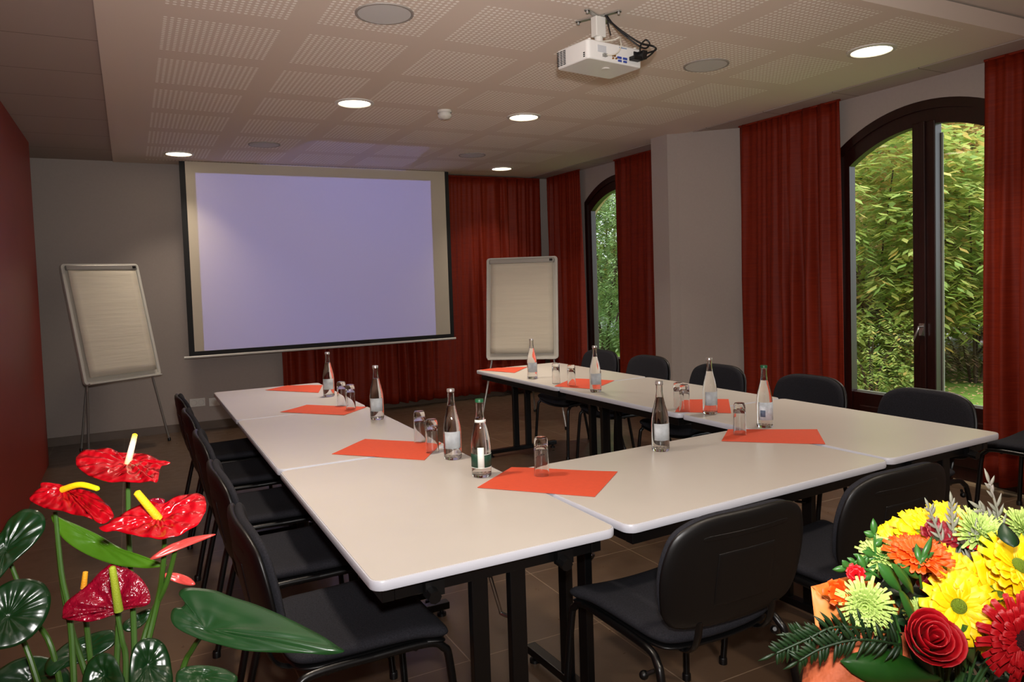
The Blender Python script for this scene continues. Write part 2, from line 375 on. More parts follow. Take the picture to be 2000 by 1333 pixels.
curtain('curtain',(4.575,6.36),(4.575,5.32),.05,2.60,6,.05,'rust red curtain between the far arched window and the grey pier',3)
curtain('curtain',(4.575,4.58),(4.575,3.60),.06,2.60,8,.052,'wide rust red curtain between the grey pier and the near arched window',4,spread=1.04)
curtain('curtain',(4.575,2.60),(4.575,1.5),.06,2.60,8,.052,'rust red curtain at the right edge, right of the near arched window',5,spread=1.0)
# ------------------------------------------------------------------ projection screen
t=thing('projection_screen','large white roll-down projection screen with black borders and blue projected image','projection screen',(1.83,7.55,.755))
LX=-1.83; 
def sc(x0,x1,z0,z1,y=0,th=.002): return bx(x0-1.83,x1-1.83,y-th/2,y+th/2,z0-.755,z1-.755)
screenm=mat('matte white screen cloth',(200,190,172),.9)
obj('screen_cloth',sc(.525,3.150,.80,2.595),screenm,t,smooth=False)
bm=sc(.475,.525,.757,2.595); box(bm,((3.15+3.195)/2-1.83,0,(.757+2.595)/2-.755),(.045,.002,1.838)); box(bm,((.525+3.15)/2-1.83,0,.7785-.755),(2.625,.002,.043))
obj('black_border',bm,mat('black screen border',(8,8,10),.7),t,smooth=False)
bm=bmesh.new(); tube(bm,[(.432-1.83,0,-.008),(3.212-1.83,0,-.008)],.012,12); obj('weight_bar',bm,whitep,t)
# ------------------------------------------------------------------ ceiling fittings
lampe=mat('lit lamp diffuser',(255,240,210),.5,emit=((255,236,205),9))
def downlight(x,y,z,label,first=[None]):
    if first[0] is None:
        t=thing('ceiling_downlight',label,'ceiling light',(x,y,z),group=None)
        bm=bmesh.new(); lathe(bm,[(.105,.0),(.128,.0),(.128,-.006),(.107,-.010),(.103,-.004)],32,close=True); obj('trim_ring',bm,whitep,t)
        bm=bmesh.new(); lathe(bm,[(0,-.0045),(.104,-.0045),(.104,-.002),(0,-.002)],32); obj('diffuser',bm,lampe,t)
        first[0]=t; return t
    return dup(first[0],(x,y,z),0,label)
DL=['round recessed ceiling light at the far left, above the left edge of the screen','round recessed ceiling light left of the smoke detector','round recessed ceiling light right of the smoke detector, below the projector','round recessed ceiling light at the far right, above the red curtains near the corner','largest round recessed ceiling light, at the upper right near the window']
for (x,y),lb in zip(LAMPS,DL): downlight(x,y,CZ,lb)
for (x,y),lb in zip(LAMPS[5:],['added ceiling light above the near left table, out of view','added unseen ceiling light on the raised ceiling above the foreground, middle left','added unseen ceiling light on the raised ceiling above the foreground, middle right','added unseen ceiling light on the raised ceiling behind the viewer, left','added unseen ceiling light on the raised ceiling behind the viewer, right']): downlight(x,y,CZ if y>2.24 else CZ+.10,lb)  # fittings for the added, unseen lamps
spm=mat('grey speaker grille',(200,198,196),.8,bump=.1,bscale=900)
def speaker(x,y,label,first=[None]):
    if first[0] is None:
        t=thing('ceiling_speaker',label,'ceiling speaker',(x,y,CZ))
        bm=bmesh.new(); lathe(bm,[(0,0),(0,-.006),(.118,-.005),(.120,0)],36); obj('grille',bm,spm,t)
        bm=bmesh.new(); lathe(bm,[(.120,0),(.131,0),(.130,-.006),(.120,-.006)],36,close=True); obj('trim_ring',bm,mat('grey trim',(150,143,136),.6),t)
        first[0]=t; return t
    return dup(first[0],(x,y,CZ),0,label)
speaker(1.076,3.205,'round grey ceiling speaker, largest, at the top left of centre')
speaker(3.042,3.294,'round grey ceiling speaker right of the projector')
speaker(1.08,6.513,'round grey ceiling speaker near the screen, left of its middle')
speaker(3.007,6.499,'round grey ceiling speaker near the screen, above its right corner')
t=thing('smoke_detector','small white domed smoke detector on the ceiling between two lights','smoke detector',(2.046,4.86,CZ))
bm=bmesh.new(); lathe(bm,[(0,0),(.05,0),(.052,-.012),(.048,-.018)],24); obj('base',bm,whitep,t)
bm=bmesh.new(); lathe(bm,[(.044,-.018),(.044,-.03),(.05,-.032),(.05,-.042),(.035,-.058),(0,-.064)],24); obj('sensor_dome',bm,whitep,t)
# projector
def projector():
    rz=math.radians(8); t=thing('projector','white ceiling-mounted projector with cables plugged in its back','projector',(1.99,2.86,CZ),rz)
    W,D,Hh=.335,.22,.085; z0=-.245; z1=z0+Hh; cx,cy=0,0
    tilt=Matrix.Rotation(math.radians(-2),3,'X')
    pm=mat('projector white shell',(222,220,216),.3)
    half=rrect(W,D,.018,4)
    bm=prism(bmesh.new(),half,z0,z1); body=obj('body',bm,pm,t,bevel=.006)
    def bpart(name,bm,m,**k): return obj(name,bm,m,body,**k)
    dk=mat('dark port',(20,20,24),.5)
    yb=-D/2
    # rear connector ports
    cols=[('blue_video_port',(40,60,150),[(.02,.046,.040),(.02,.046,.022)]),]
    bm=bmesh.new()
    for px,pz in ((-.0,.044),(.035,.044)): box(bm,(px+.02,yb-.002,z0+pz-.018),(.024,.006,.009))
    for px in (.022,.055): box(bm,(px,yb-.002,z0+.012),(.02,.006,.008))
    bpart('video_ports',bm,mat('port blue',(50,70,150),.4),smooth=False)
    bm=bmesh.new()
    for px,pz in ((-.02,.030),(-.008,.030),(-.02,.018),(.0,.020)): tube(bm,[(px,yb+.004,z0+pz),(px,yb-.006,z0+pz)],.0045,10)
    bpart('audio_jacks',bm,mat('jack brass',(150,110,60),.4,.6))
    bm=bmesh.new(); box(bm,(.13,yb-.002,z0+.058),(.035,.006,.02)); bpart('power_socket',bm,dk,smooth=False)
    bm=bmesh.new(); box(bm,(.045,yb-.001,z0+.073),(.045,.003,.004)); bpart('maker_lettering',bm,mat('pale blue print',(120,140,170),.5),smooth=False)
    bm=bmesh.new(); box(bm,(-.085,yb-.001,z0+.05),(.05,.003,.03)); bpart('rating_plate',bm,mat('pale grey sticker',(190,192,196),.5),smooth=False)
    # side grille
    bm=bmesh.new()
    for i in range(9):
        for j in range(3): box(bm,(-W/2-.001,.05+j*.022,z0+.012+i*.0075),(.003,.016,.0035))
    for i in range(3): box(bm,(-W/2-.001,-.085,z0+.012+i*.008),(.003,.010,.004))
    bpart('side_grille',bm,dk,smooth=False)
    bm=bmesh.new(); lathe(bm,[(0,0),(.018,0),(.020,-.004),(0,-.004)],16,c=(.02,-.02,z0)); bpart('lower_lens_cap',bm,whitep)
    bm=bmesh.new(); tube(bm,[(-.08,D/2-.004,z0+.045),(-.08,D/2+.012,z0+.045)],.026,20); bpart('lens_ring',bm,dk)
    bm=bmesh.new()
    for x,y in ((-.14,-.09),(.14,-.09),(-.14,.09),(.14,.09)): lathe(bm,[(0,z1+.01),(.008,z1+.008),(.008,z1)],10,c=(x,y,0))
    bpart('foot_screw',bm,whitep)
    # mount
    st=mat('galvanised steel',(180,180,176),.35,.8)
    bm=bmesh.new()
    for a in (20,110,200,290):
        a=math.radians(a); rot=Matrix.Rotation(a,3,'Z'); box(bm,rot@Vector((.055,0,-.006)),(.12,.022,.004),rot)
    obj('ceiling_plate',bm,st,t,smooth=False,bevel=.001)
    bm=bmesh.new()
    for a in (20,110,200,290):
        a=math.radians(a); lathe(bm,[(0,-.02),(.006,-.02),(.007,-.008),(.013,-.008),(.013,-.003)],12,c=(.105*math.cos(a),.105*math.sin(a),0))
    obj('mounting_bolts',bm,st,t)
    bm=bx(-.03,.03,-.02,.02,-.10,-.008); obj('mount_bracket',bm,whitep,t,smooth=False,bevel=.004)
    bm=bmesh.new(); tube(bm,[(0,0,-.165),(0,0,-.09)],.02,14); box(bm,(0,0,-.155),(.16,.05,.006)); obj('ball_joint',bm,whitep,t)
    bm=bmesh.new()
    for a in (45,135,225,315):
        a=math.radians(a); tube(bm,[(.02*math.cos(a),.02*math.sin(a),-.15),(.12*math.cos(a),.075*math.sin(a),-.158)],.005,8)
    obj('mount_arm',bm,st,t)
    cb=mat('black cable',(8,8,9),.45); cw=mat('ivory cable',(205,200,185),.5)
    bm=bmesh.new()
    tube(bm,[(.01,-.03,0),(.035,-.05,-.04),(.07,-.09,-.09),(.14,-.13,-.14),(.20,-.15,-.15),(.205,-.16,-.17),(.15,-.135,-.19)],.0045,8,5)
    tube(bm,[(.02,-.03,0),(.05,-.06,-.06),(.10,-.10,-.12),(.16,-.13,-.16),(.20,-.13,-.135),(.185,-.12,-.115),(.14,-.13,-.15),(.13,-.135,-.185)],.004,8,5)
    tube(bm,[(.03,-.03,0),(.025,-.04,-.05),(.03,-.05,-.10)],.003,8,4)
    tube(bm,[(.10,-.125,-.215),(.14,-.15,-.215),(.18,-.16,-.19),(.21,-.16,-.16)],.004,8,5)
    obj('black_cable',bm,cb,t)
    bm=bmesh.new(); box(bm,(.105,-.132,-.216),(.055,.035,.018)); box(bm,(.14,-.135,-.205),(.03,.04,.024)); box(bm,(.15,-.13,-.185),(.028,.04,.02)); obj('cable_plugs',bm,cb,t,smooth=False,bevel=.003)
    bm=bmesh.new(); tube(bm,[(-.07,-.125,-.222),(-.045,-.135,-.222),(-.01,-.135,-.205),(.015,-.13,-.17),(.03,-.11,-.14),(.06,-.08,-.11),(.04,-.05,-.12),(-.03,-.02,-.13)],.0028,8,5); obj('white_cable',bm,cw,t)
    bm=bmesh.new(); box(bm,(-.072,-.116,-.222),(.02,.014,.012)); obj('network_plug',bm,mat('clear grey plug',(130,130,125),.4),t,smooth=False)
    return t
projector()
# projector beam: real spot light at the lens, its image rectangle formed by the light's own mask
def beam():
    P0=Vector((1.905,2.995,2.40)); l=bpy.data.lights.new('projector beam','SPOT'); l.energy=1; l.spot_size=1.2; l.spot_blend=0; l.shadow_soft_size=.004
    o=bpy.data.objects.new('projector beam',l); o.location=P0; COL.objects.link(o); o.rotation_euler=(PI/2,0,0)  # -Z -> +Y
    l.use_nodes=True; nt=l.node_tree; e=[n for n in nt.nodes if n.type=='EMISSION'][0]
    tc=N(nt,'ShaderNodeTexCoord'); s=N(nt,'ShaderNodeSeparateXYZ'); nt.links.new(tc.outputs['Normal'],s.inputs[0])
    az=mth(nt,'ABSOLUTE',s.outputs[2]); u=mth(nt,'DIVIDE',s.outputs[0],az); v=mth(nt,'DIVIDE',s.outputs[1],az)
    D=7.55-P0.y
    def rect(x0,x1,z0,z1):
        r=mth(nt,'MULTIPLY',mth(nt,'GREATER_THAN',u,(x0-P0.x)/D),mth(nt,'LESS_THAN',u,(x1-P0.x)/D))
        return mth(nt,'MULTIPLY',r,mth(nt,'MULTIPLY',mth(nt,'GREATER_THAN',v,z0),mth(nt,'LESS_THAN',v,z1)))
    main=rect(.61,2.98,(.80-P0.z)/D,(2.49-P0.z)/D); stray=rect(1.2,2.7,.042,.062)
    a=mth(nt,'ADD',main,mth(nt,'MULTIPLY',stray,1.2))
    nt.links.new(mth(nt,'MULTIPLY',a,BEAM_W),e.inputs['Strength']); e.inputs['Color'].default_value=(.25,.28,1,1)
BEAM_W=480
beam()
# ------------------------------------------------------------------ wall sockets
def socket(x,z,w,label):
    t=thing('wall_socket',label,'wall socket',(x,YB,z))
    obj('cover_plate',bx(-w/2,w/2,-.012,0,-.04,.04),whitep,t,smooth=False,bevel=.003)
    n=2 if w>.1 else 1
    for i in range(n):
        cx=(i-(n-1)/2)*.065; bm=bmesh.new(); lathe(bm,[(.026,0),(.023,.004),(.0,.004)],20); 
        for v in bm.verts: v.co=Vector((cx+v.co.x,-.013+v.co.z*.8,v.co.y))
        obj('outlet',bm,mat('socket recess',(120,118,112),.5),t)
    return t
socket(.545,.272,.14,'double white wall socket low on the back wall, left of the other')
socket(.70,.262,.10,'white wall socket low on the back wall beside the table corner')
# ------------------------------------------------------------------ tables
TT=.69
def table(cx,cy,rz,w,l,label):
    t=thing('meeting_table',label,'table',(cx,cy,0),rz,group='white meeting tables set in a U')
    o=rrect(w,l,.035,6); top=obj('table_top',prism(bmesh.new(),rrect(w-.012,l-.012,.030,6),TT-.024,TT),lamm,t)
    bm=bmesh.new(); inn=rrect(w-.011,l-.011,.0295,6); n=len(o); prof=[(0,TT-.0005),(.6,TT-.001),(.95,TT-.005),(1,TT-.012),(.95,TT-.020),(.6,TT-.025),(0,TT-.025)]
    rings=[[bm.verts.new((a[0]+(b[0]-a[0])*f,a[1]+(b[1]-a[1])*f,z)) for a,b in zip(inn,o)] for f,z in prof]
    for A,B in zip(rings,rings[1:]+rings[:1]):
        for j in range(n): bm.faces.new((A[j],A[(j+1)%n],B[(j+1)%n],B[j]))
    obj('edge_band',bm,edgem,top)
    zt=TT-.026
    for sx in (-1,1): obj('side_rail',bx(sx*(w/2-.05)-.016,sx*(w/2-.05)+.016,-l/2+.04,l/2-.04,zt-.045,zt),blackm,t,smooth=False,bevel=.002)
    for sy in (-1,1):
        ye=sy*(l/2-.06)
        obj('cross_rail',bx(-w/2+.067,w/2-.067,ye-.018,ye+.018,zt-.045,zt-.002),blackm,t,smooth=False,bevel=.002)
        for sx in (-1,1): obj('leg_column',bx(sx*.056-.0235,sx*.056+.0235,ye-.014,ye+.014,.055,zt-.04),blackm,t,smooth=False,bevel=.003)
        f=obj('foot',bx(-w/2+.06,w/2-.06,ye-.02,ye+.02,.028,.058),blackm,t,smooth=False,bevel=.003)
        for sx in (-1,1):
            bm=bmesh.new(); lathe(bm,[(0,0),(.019,0),(.019,.012),(.008,.014),(.008,.029),(0,.029)],14,c=(sx*(w/2-.09),ye,0)); obj('glide',bm,plasm,f)
            bm=bmesh.new(); yk=ye-sy*.0; box(bm,(sx*.19,ye+sy*.030,zt-.030),(.05,.022,.038)); tube(bm,[(sx*.19-.01,ye+sy*.035,zt-.038),(sx*.19-.01,ye+sy*.066,zt-.042)],.017,8)
            obj('hinge_clamp',bm,plasm,t,smooth=False)
        bm=bmesh.new(); tube(bm,[(-.01,ye-sy*.02,zt-.06),(.03,ye-sy*.05,zt-.17),(.036,ye-sy*.05,zt-.185),(.056,ye-sy*.02,zt-.19)],.0055,8,4); obj('latch_rod',bm,chrome if sy<0 else blackm,t)
    return t
rd=math.radians
table(.826,4.722,0,.708,1.213,'far table of the left row, with two orange placemats')
table(.826,3.502,0,.708,1.213,'middle table of the left row, between far and near left tables')
table(.826,2.270,0,.708,1.215,'near left corner table in the foreground with the rounded white corner')
table(1.800,2.045,rd(-90+2.6),.725,1.215,'front table joining the two rows, with one bottle and a placemat at each end')
def rt(y0,y1):
    L=y1-y0; cy=(y0+y1)/2; xi=2.478-.0227*cy; return (xi+.372,cy,rd(1.3),.74,L-.006)
table(*rt(1.728,2.862),'near table of the right row at its empty window end corner')
table(*rt(2.868,4.005),'middle table of the right row')
table(*rt(4.011,5.20),'far table of the right row, nearest the right flip chart')
# ------------------------------------------------------------------ chairs
def chair(label,loc,rz):
    t=thing('stacking_chair',label,'chair',loc,rz,group='black stacking chairs around the tables')
    half=[(0,.225),(.13,.222),(.205,.215),(.238,.195),(.222,.12),(.212,.02),(.208,-.08),(.200,-.165),(.155,-.205),(0,-.215)]
    def zf(x,y): return .428+.012*(x/.24)**2-.022*max(0,(y-.10)/.125)**2*(1-.5*(x/.24)**2)-.010*math.exp(-((y+.05)/.12)**2-(x/.15)**2)
    obj('seat',pad(bmesh.new(),half,.036,zf),fabm,t,ang=180)
    obj('seat_shell',pad(bmesh.new(),[(x*.97,y*.97) for x,y in half],.02,lambda x,y:zf(x,y)-.026),plasm,t,ang=180)
    bh=[(0,.160),(.11,.157),(.178,.140),(.226,.104),(.249,.03),(.247,-.05),(.228,-.115),(.175,-.148),(0,-.153)]
    lean=rd(9)
    def mp(dy):
        def f(v):
            x,zz,d=v.x,v.y,v.z
            y=-.245+.030*(x/.24)**2-.02*math.sin((zz+.16)*9)*.3+d+dy
            p=Vector((x,y,zz)); c=Vector((0,-.245,-.16)); q=p-c
            q=Matrix.Rotation(lean,3,'X')@q
            return c+q+Vector((0,0,.632))
        return f
    # pad local z -> chair y
    obj('backrest',pad(bmesh.new(),[(x*.975,y*.975) for x,y in bh],.026,mapf=mp(.008)),fabm,t,ang=180)
    b=obj('back_shell',pad(bmesh.new(),bh,.024,mapf=mp(-.012)),plasm,t,ang=180)
    bm=pad(bmesh.new(),[(0,.06),(.085,.058),(.098,.045),(.098,-.07),(.085,-.09),(0,-.09)],.006,mapf=mp(-.0235)); obj('raised_panel',bm,plasm,b,ang=180)
    bm=pad(bmesh.new(),[(0,.112),(.13,.110),(.15,.102),(.13,.097),(0,.098)],.005,mapf=mp(-.0225)); obj('moulded_rib',bm,plasm,b,ang=180)
    r=.0115
    for s in (-1,1):
        for nm,P in (('front',[(s*.245,.235,.006),(s*.226,.212,.33),(s*.220,.195,.385),(s*.214,.15,.405),(s*.210,0,.405)]),('rear',[(s*.245,-.30,.006),(s*.226,-.225,.33),(s*.220,-.20,.385),(s*.214,-.155,.405),(s*.210,0,.405)])):
            bm=bmesh.new(); tube(bm,smooth_pts(P,5),r,10,flat=1); lg=obj('leg',bm,blackm,t)
            bm=bmesh.new(); lathe(bm,[(0,0),(.015,0),(.015,.02),(.013,.024)],12,c=P[0][:2]+(0,)); obj('foot_cap',bm,plasm,lg)
        bm=bmesh.new(); tube(bm,[(s*.13,-.08,.398),(s*.13,-.19,.398),(s*.13,-.232,.415),(s*.13,-.252,.45),(s*.13,-.262,.50)],.013,8,4,flat=.45); obj('back_bracket',bm,blackm,t)
        bm=bmesh.new(); bmesh.ops.create_icosphere(bm,subdivisions=2,radius=.013,matrix=Matrix.Translation((s*.238,-.165,.345))); tube(bm,[(s*.238,-.165,.345),(s*.218,-.185,.36)],.006,6); obj('link_knob',bm,plasm,t)
    for y in (-.12,.12):
        bm=bmesh.new(); tube(bm,[(-.21,y,.398),(.21,y,.398)],.010,8); obj('cross_bar',bm,blackm,t)
    return t
c0=None
CH=[('nearest chair of the left row, in the foreground behind the big green leaf',.525,2.08,-90),
('second nearest chair of the left row',.525,2.70,-90),('middle chair of the left row',.525,3.35,-91),('fourth chair of the left row, second from the screen end',.522,4.02,-90),('farthest chair of the left row, nearest the left flip chart',.52,4.62,-89),
('foreground chair with its full black plastic back to the viewer, left of the bouquet',1.385,1.685,0),('foreground chair with its black plastic back to the viewer, partly behind the bouquet',2.055,1.70,0),
('farthest chair of the window row, in front of the far window',3.13,4.97,91),('second farthest chair of the window row, left of the grey pier',3.14,4.36,90),('chair of the window row standing in front of the grey pier',3.13,3.62,91),
('fourth chair of the window row, before the wide red curtain',3.15,2.91,90),('nearest chair of the window row, before the tall window',3.15,2.22,90),('single chair standing apart at the right edge beside the curtain',4.24,2.10,4)]
for lb,x,y,a in CH:
    if c0 is None: c0=chair(lb,(x,y,0),rd(a))
    else: dup(c0,(x,y,0),rd(a),lb)
# ------------------------------------------------------------------ placemats, tumblers, bottles
NP=[([(.788,5.182),(.96,5.315),(1.170,5.157),(1.064,4.814)],'orange paper placemat at the screen end of the left row'),
([(.715,4.219),(.893,4.368),(1.166,4.069),(.991,3.894)],'orange paper placemat across the seam of the far and middle left tables'),
([(.713,3.033),(.913,3.232),(1.17,2.951),(1.0,2.708)],'orange paper placemat across the seam of the middle and near left tables'),
([(1.013,2.242),(1.233,2.412),(1.519,2.138),(1.284,1.935)],'largest orange paper placemat, front centre, under a single tumbler'),
([(2.385,5.16),(2.554,5.19),(2.767,5.076),(2.519,4.826)],'orange paper placemat at the far end of the right row'),
([(2.40,4.05),(2.687,4.285),(2.848,4.016),(2.531,3.791)],'orange paper placemat with two tumblers on the right row'),
([(2.43,2.905),(2.698,3.165),(2.90,3.017),(2.622,2.711)],'orange paper placemat under a bottle, middle of the right row'),
([(2.152,2.284),(2.337,2.438),(2.641,2.213),(2.441,2.007)],'orange paper placemat at the right front corner, beside the green-capped bottle')]
for i,(p,lb) in enumerate(NP):
    c=Vector((sum(a for a,b in p)/4,sum(b for a,b in p)/4,TT+.0008)); bm=bmesh.new(); P=[Vector((a,b,0))-Vector((c.x,c.y,0)) for a,b in p]
    def fn(u,v): 
        q=P[0].lerp(P[3],u).lerp(P[1].lerp(P[2],u),v); q.z=.0012+.0008*math.sin(u*7+i)*math.sin(v*5+i*2); return q
    grid(bm,12,12,fn)
    tag(obj('placemat',bm,orange,loc=c,solid=.0012,smooth=False),lb,'placemat','orange placemats on the tables')
def tumbler(label,x,y,zz,rz,first=[None]):
    if first[0] is None:
        t=thing('drinking_glass',label,'glass',(x,y,zz),rz,group='upturned tumblers on the tables')
        bm=bmesh.new(); H=.134; Ro=.0262
        out=[(Ro*1.03,0.0),(Ro*1.03,.004),(Ro,.05),(Ro*.97,.100),(Ro*.96,.120),(Ro*.92,.129),(Ro*.80,H),(0,H-.001)]
        inn=[(0,H-.022),(Ro*.6,H-.024),(Ro*.86,H-.034),(Ro*.90,.09),(Ro*.93,.05),(Ro*.96,.004),(Ro*.98,.0)]
        lathe(bm,out+inn,28,close=True); obj('bowl',bm,tumbm,t)
        bm=bmesh.new(); lathe(bm,[(0,H),(Ro*.78,H),(Ro*.80,H+.0015),(Ro*.7,H+.0022),(0,H+.0012)],28); obj('base',bm,tumbm,t)
        first[0]=t; return t
    return dup(first[0],(x,y,zz),rz,label)
ZP=TT+.0035; ZT=TT+.0006
for i,(x,y,zz,lb) in enumerate([(1.065,4.225,ZP,'upturned tumbler on the far left table, left one of the pair between two bottles'),(1.075,4.065,ZP,'upturned tumbler on the second left placemat, right one of the pair'),
 (1.099,3.020,ZP,'upturned tumbler on the third left placemat, farther one of the pair'),(1.074,2.81,ZP,'upturned tumbler on the third left placemat, nearer one of the pair by the bottle'),
 (1.271,2.251,ZP,'single upturned tumbler on the big front placemat'),(2.483,4.164,ZT,'upturned tumbler beside the far right placemat, left one of the pair'),(2.50,4.00,ZP,'upturned tumbler on the far right placemat, right one of the pair'),
 (2.500,2.96,ZP,'upturned tumbler behind another, on the middle right placemat'),(2.475,2.885,ZP,'upturned tumbler in front of another, on the middle right placemat'),(2.303,2.332,ZP,'single upturned tumbler left of the green-capped bottle at the right front corner')]):
    tumbler(lb,x,y,zz,i)
labm=mat('frosted white label',(205,212,218),.6,noise_amt=.16,nscale=45,trans=.35); labg=mat('dark green label',(20,60,45),.5); labw=mat('white paper strip',(225,235,230),.6)
capw=mat('silver cap',(205,200,196),.3,.7); capg=mat('green cap',(30,95,60),.4)
OUT=[(0,.0),(.031,.0),(.0345,.004),(.0355,.012),(.0357,.10),(.0345,.125),(.030,.155),(.0225,.185),(.0160,.212),(.0132,.235),(.0130,.262),(.0148,.264),(.0148,.270),(.0132,.272)]
def bottle(x,y,label,kind='plain',rz=0):
    t=thing('water_bottle',label,'bottle',(x,y,ZT),rz,group='clear glass water bottles on the tables')
    th=.0028; inn=[(max(r-th,0),z) for r,z in OUT[3:]]; inn=[(0,.009),(.028,.009)]+inn
    bm=bmesh.new(); lathe(bm,OUT+inn[::-1],28); obj('glass_body',bm,glassm,t)
    bm=bmesh.new(); W=[(0,.0086),(.027,.0086)]+[(r-th+.0004,z) for r,z in OUT[3:] if z<.215]+[(0,.213)]; lathe(bm,W,24); obj('water',bm,waterm,t)
    bm=bmesh.new(); lathe(bm,[(0,.2785),(.0145,.2785),(.0155,.276),(.0155,.268),(.0150,.2675)],20); obj('cap',bm,capg if kind!='plain' else capw,t)
    def band(z0,z1,a0,a1,r,m,nm):
        bm=bmesh.new(); n=max(3,int((a1-a0)/12)); grid(bm,n,1,lambda u,v:Vector((r*math.cos(rd(a0+(a1-a0)*u)),r*math.sin(rd(a0+(a1-a0)*u)),z0+(z1-z0)*v))); return obj(nm,bm,m,t,solid=.0003,ang=180)
    # camera side is about -Y-X : angle ~ 250 deg
    if kind=='plain': band(.045,.112,190,310,.0362,labm,'front_label')
    elif kind=='green':
        band(.035,.085,150,360,.0362,labg,'green_label'); band(.035,.110,225,262,.0366,labw,'white_strip'); band(.035,.037,150,360,.0368,labw,'label_line'); band(.082,.084,262,360,.0368,labw,'label_line'); band(.196,.206,180,330,.0212,labw,'neck_band')
    else:
        band(.035,.115,180,330,.0362,mat('pale print label',(190,200,208),.6,noise_amt=.25,nscale=45),'front_label')
        l=band(.050,.080,195,230,.0366,mat('blue grey print',(90,105,130),.6,noise_amt=.3,nscale=90),'label_print')
    return t
for x,y,lb,k in [(1.090,4.635,'plain-capped water bottle at the screen end of the left row','plain'),(1.109,3.68,'plain-capped water bottle on the middle left table, beside the second left placemat','plain'),
 (1.107,2.672,'plain-capped water bottle left of the bottle with the green label','plain'),(1.092,2.373,'water bottle with dark green label, white strip and green cap','green'),
 (2.486,4.493,'water bottle in front of the right flip chart','plain'),(2.485,3.703,'water bottle on the edge of the two-tumbler placemat on the right row','plain'),
 (1.853,2.309,'water bottle standing alone at the inner edge of the front table','plain'),(2.53,2.760,'water bottle standing on the middle right placemat','plain'),(2.512,2.390,'water bottle with printed pale label and green cap at the right front corner','print')]:
    bottle(x,y,lb,k)
for o in bpy.data.objects:
    if o.name.startswith('water_bottle'):
        if abs(o.location.x-2.53)<.01 or abs(o.location.x-2.485)<.001: o.location.z=ZP
# ------------------------------------------------------------------ flip charts
def flip(bx_,by,bz,a,lean,w,h,label,feet):
    t=thing('flip_chart',label,'flip chart',(bx_,by,0),a)
    # board local frame: x right, lean back to +y
    M=Matrix.Translation((0,0,bz))@Matrix.Rotation(-lean,4,'X')
    def L(x,y,z): return M@Vector((x,y,z))
    def lb(x0,x1,y0,y1,z0,z1):
        bm=bx(x0,x1,y0,y1,z0,z1); bm.transform(M); return bm
    fr=mat('white frame plastic',(200,198,190),.35)
    obj('whiteboard',lb(-w/2+.01,w/2-.01,.0,.018,.012,h-.012),mat('whiteboard face',(196,192,180),.25),t,smooth=False)
    bm=bmesh.new(); o=rrect(w,h,.03,5); i_=rrect(w-.05,h-.05,.012,5); n=len(o)
    R=[[bm.verts.new((x,y,z)) for x,z in q] for q,y in ((o,-.008),(i_,-.008),(i_,.022),(o,.022))]
    for A,B in zip(R,R[1:]+R[:1]):
        for j in range(n): bm.faces.new((A[j],A[(j+1)%n],B[(j+1)%n],B[j]))
    bm.transform(M@Matrix.Translation((0,0,h/2))); obj('board_frame',bm,fr,t,bevel=.003)
    # paper pad
    bm=grid(bmesh.new(),10,16,lambda u,v:Vector((-w/2+.045+(w-.09)*u,-.018-.008*v*v-.002*math.sin(v*22+u*2)-.004*v*math.sin(u*5),h-.045-(h-.10)*v))); bm.transform(M); obj('paper_pad',bm,paperm,t,solid=.006,ang=180)
    cl=obj('clamp_bar',lb(-w/2+.03,w/2-.03,-.032,-.006,h-.062,h-.018),greyp,t,smooth=False,bevel=.006)
    obj('clamp_knob',lb(w/2-.075,w/2-.045,-.036,-.030,h-.052,h-.030),blackm,cl,smooth=False)
    obj('pen_tray',lb(-w/2+.02,w/2-.02,-.05,-.008,-.006,.006),fr,t,smooth=False,bevel=.003)
    for k,(p0,p1) in enumerate(feet):
        bm=bmesh.new(); tube(bm,[L(*p0),Vector(p1)],.0095,10); lg=obj('leg',bm,greyp,t)
        bm=bmesh.new(); lathe(bm,[(0,0),(.014,0),(.014,.025),(.011,.03)],10,c=(p1[0],p1[1],0)); obj('rubber_foot',bm,blackm,lg)
    return t
flip(-.071,7.123,.63,rd(31.2),rd(14.8),.68,1.044,'white paper flip chart on tripod in the left corner, turned and leaning',
  [((-.26,.03,.25),(-.21,.30-.06,.012)),((.26,.03,.25),(.45,.10,.012)),((-.10,.03,.75),(-.16,.45,.012))])
flip(3.211,5.988,.64,rd(-36.5),rd(11.1),.68,.972,'white paper flip chart on tripod at the far end of the right row',
  [((-.25,.03,.25),(-.40,-.10,.012)),((.25,.03,.25),(.40,-.10,.012)),((.0,.03,.75),(.0,.80,.012))])
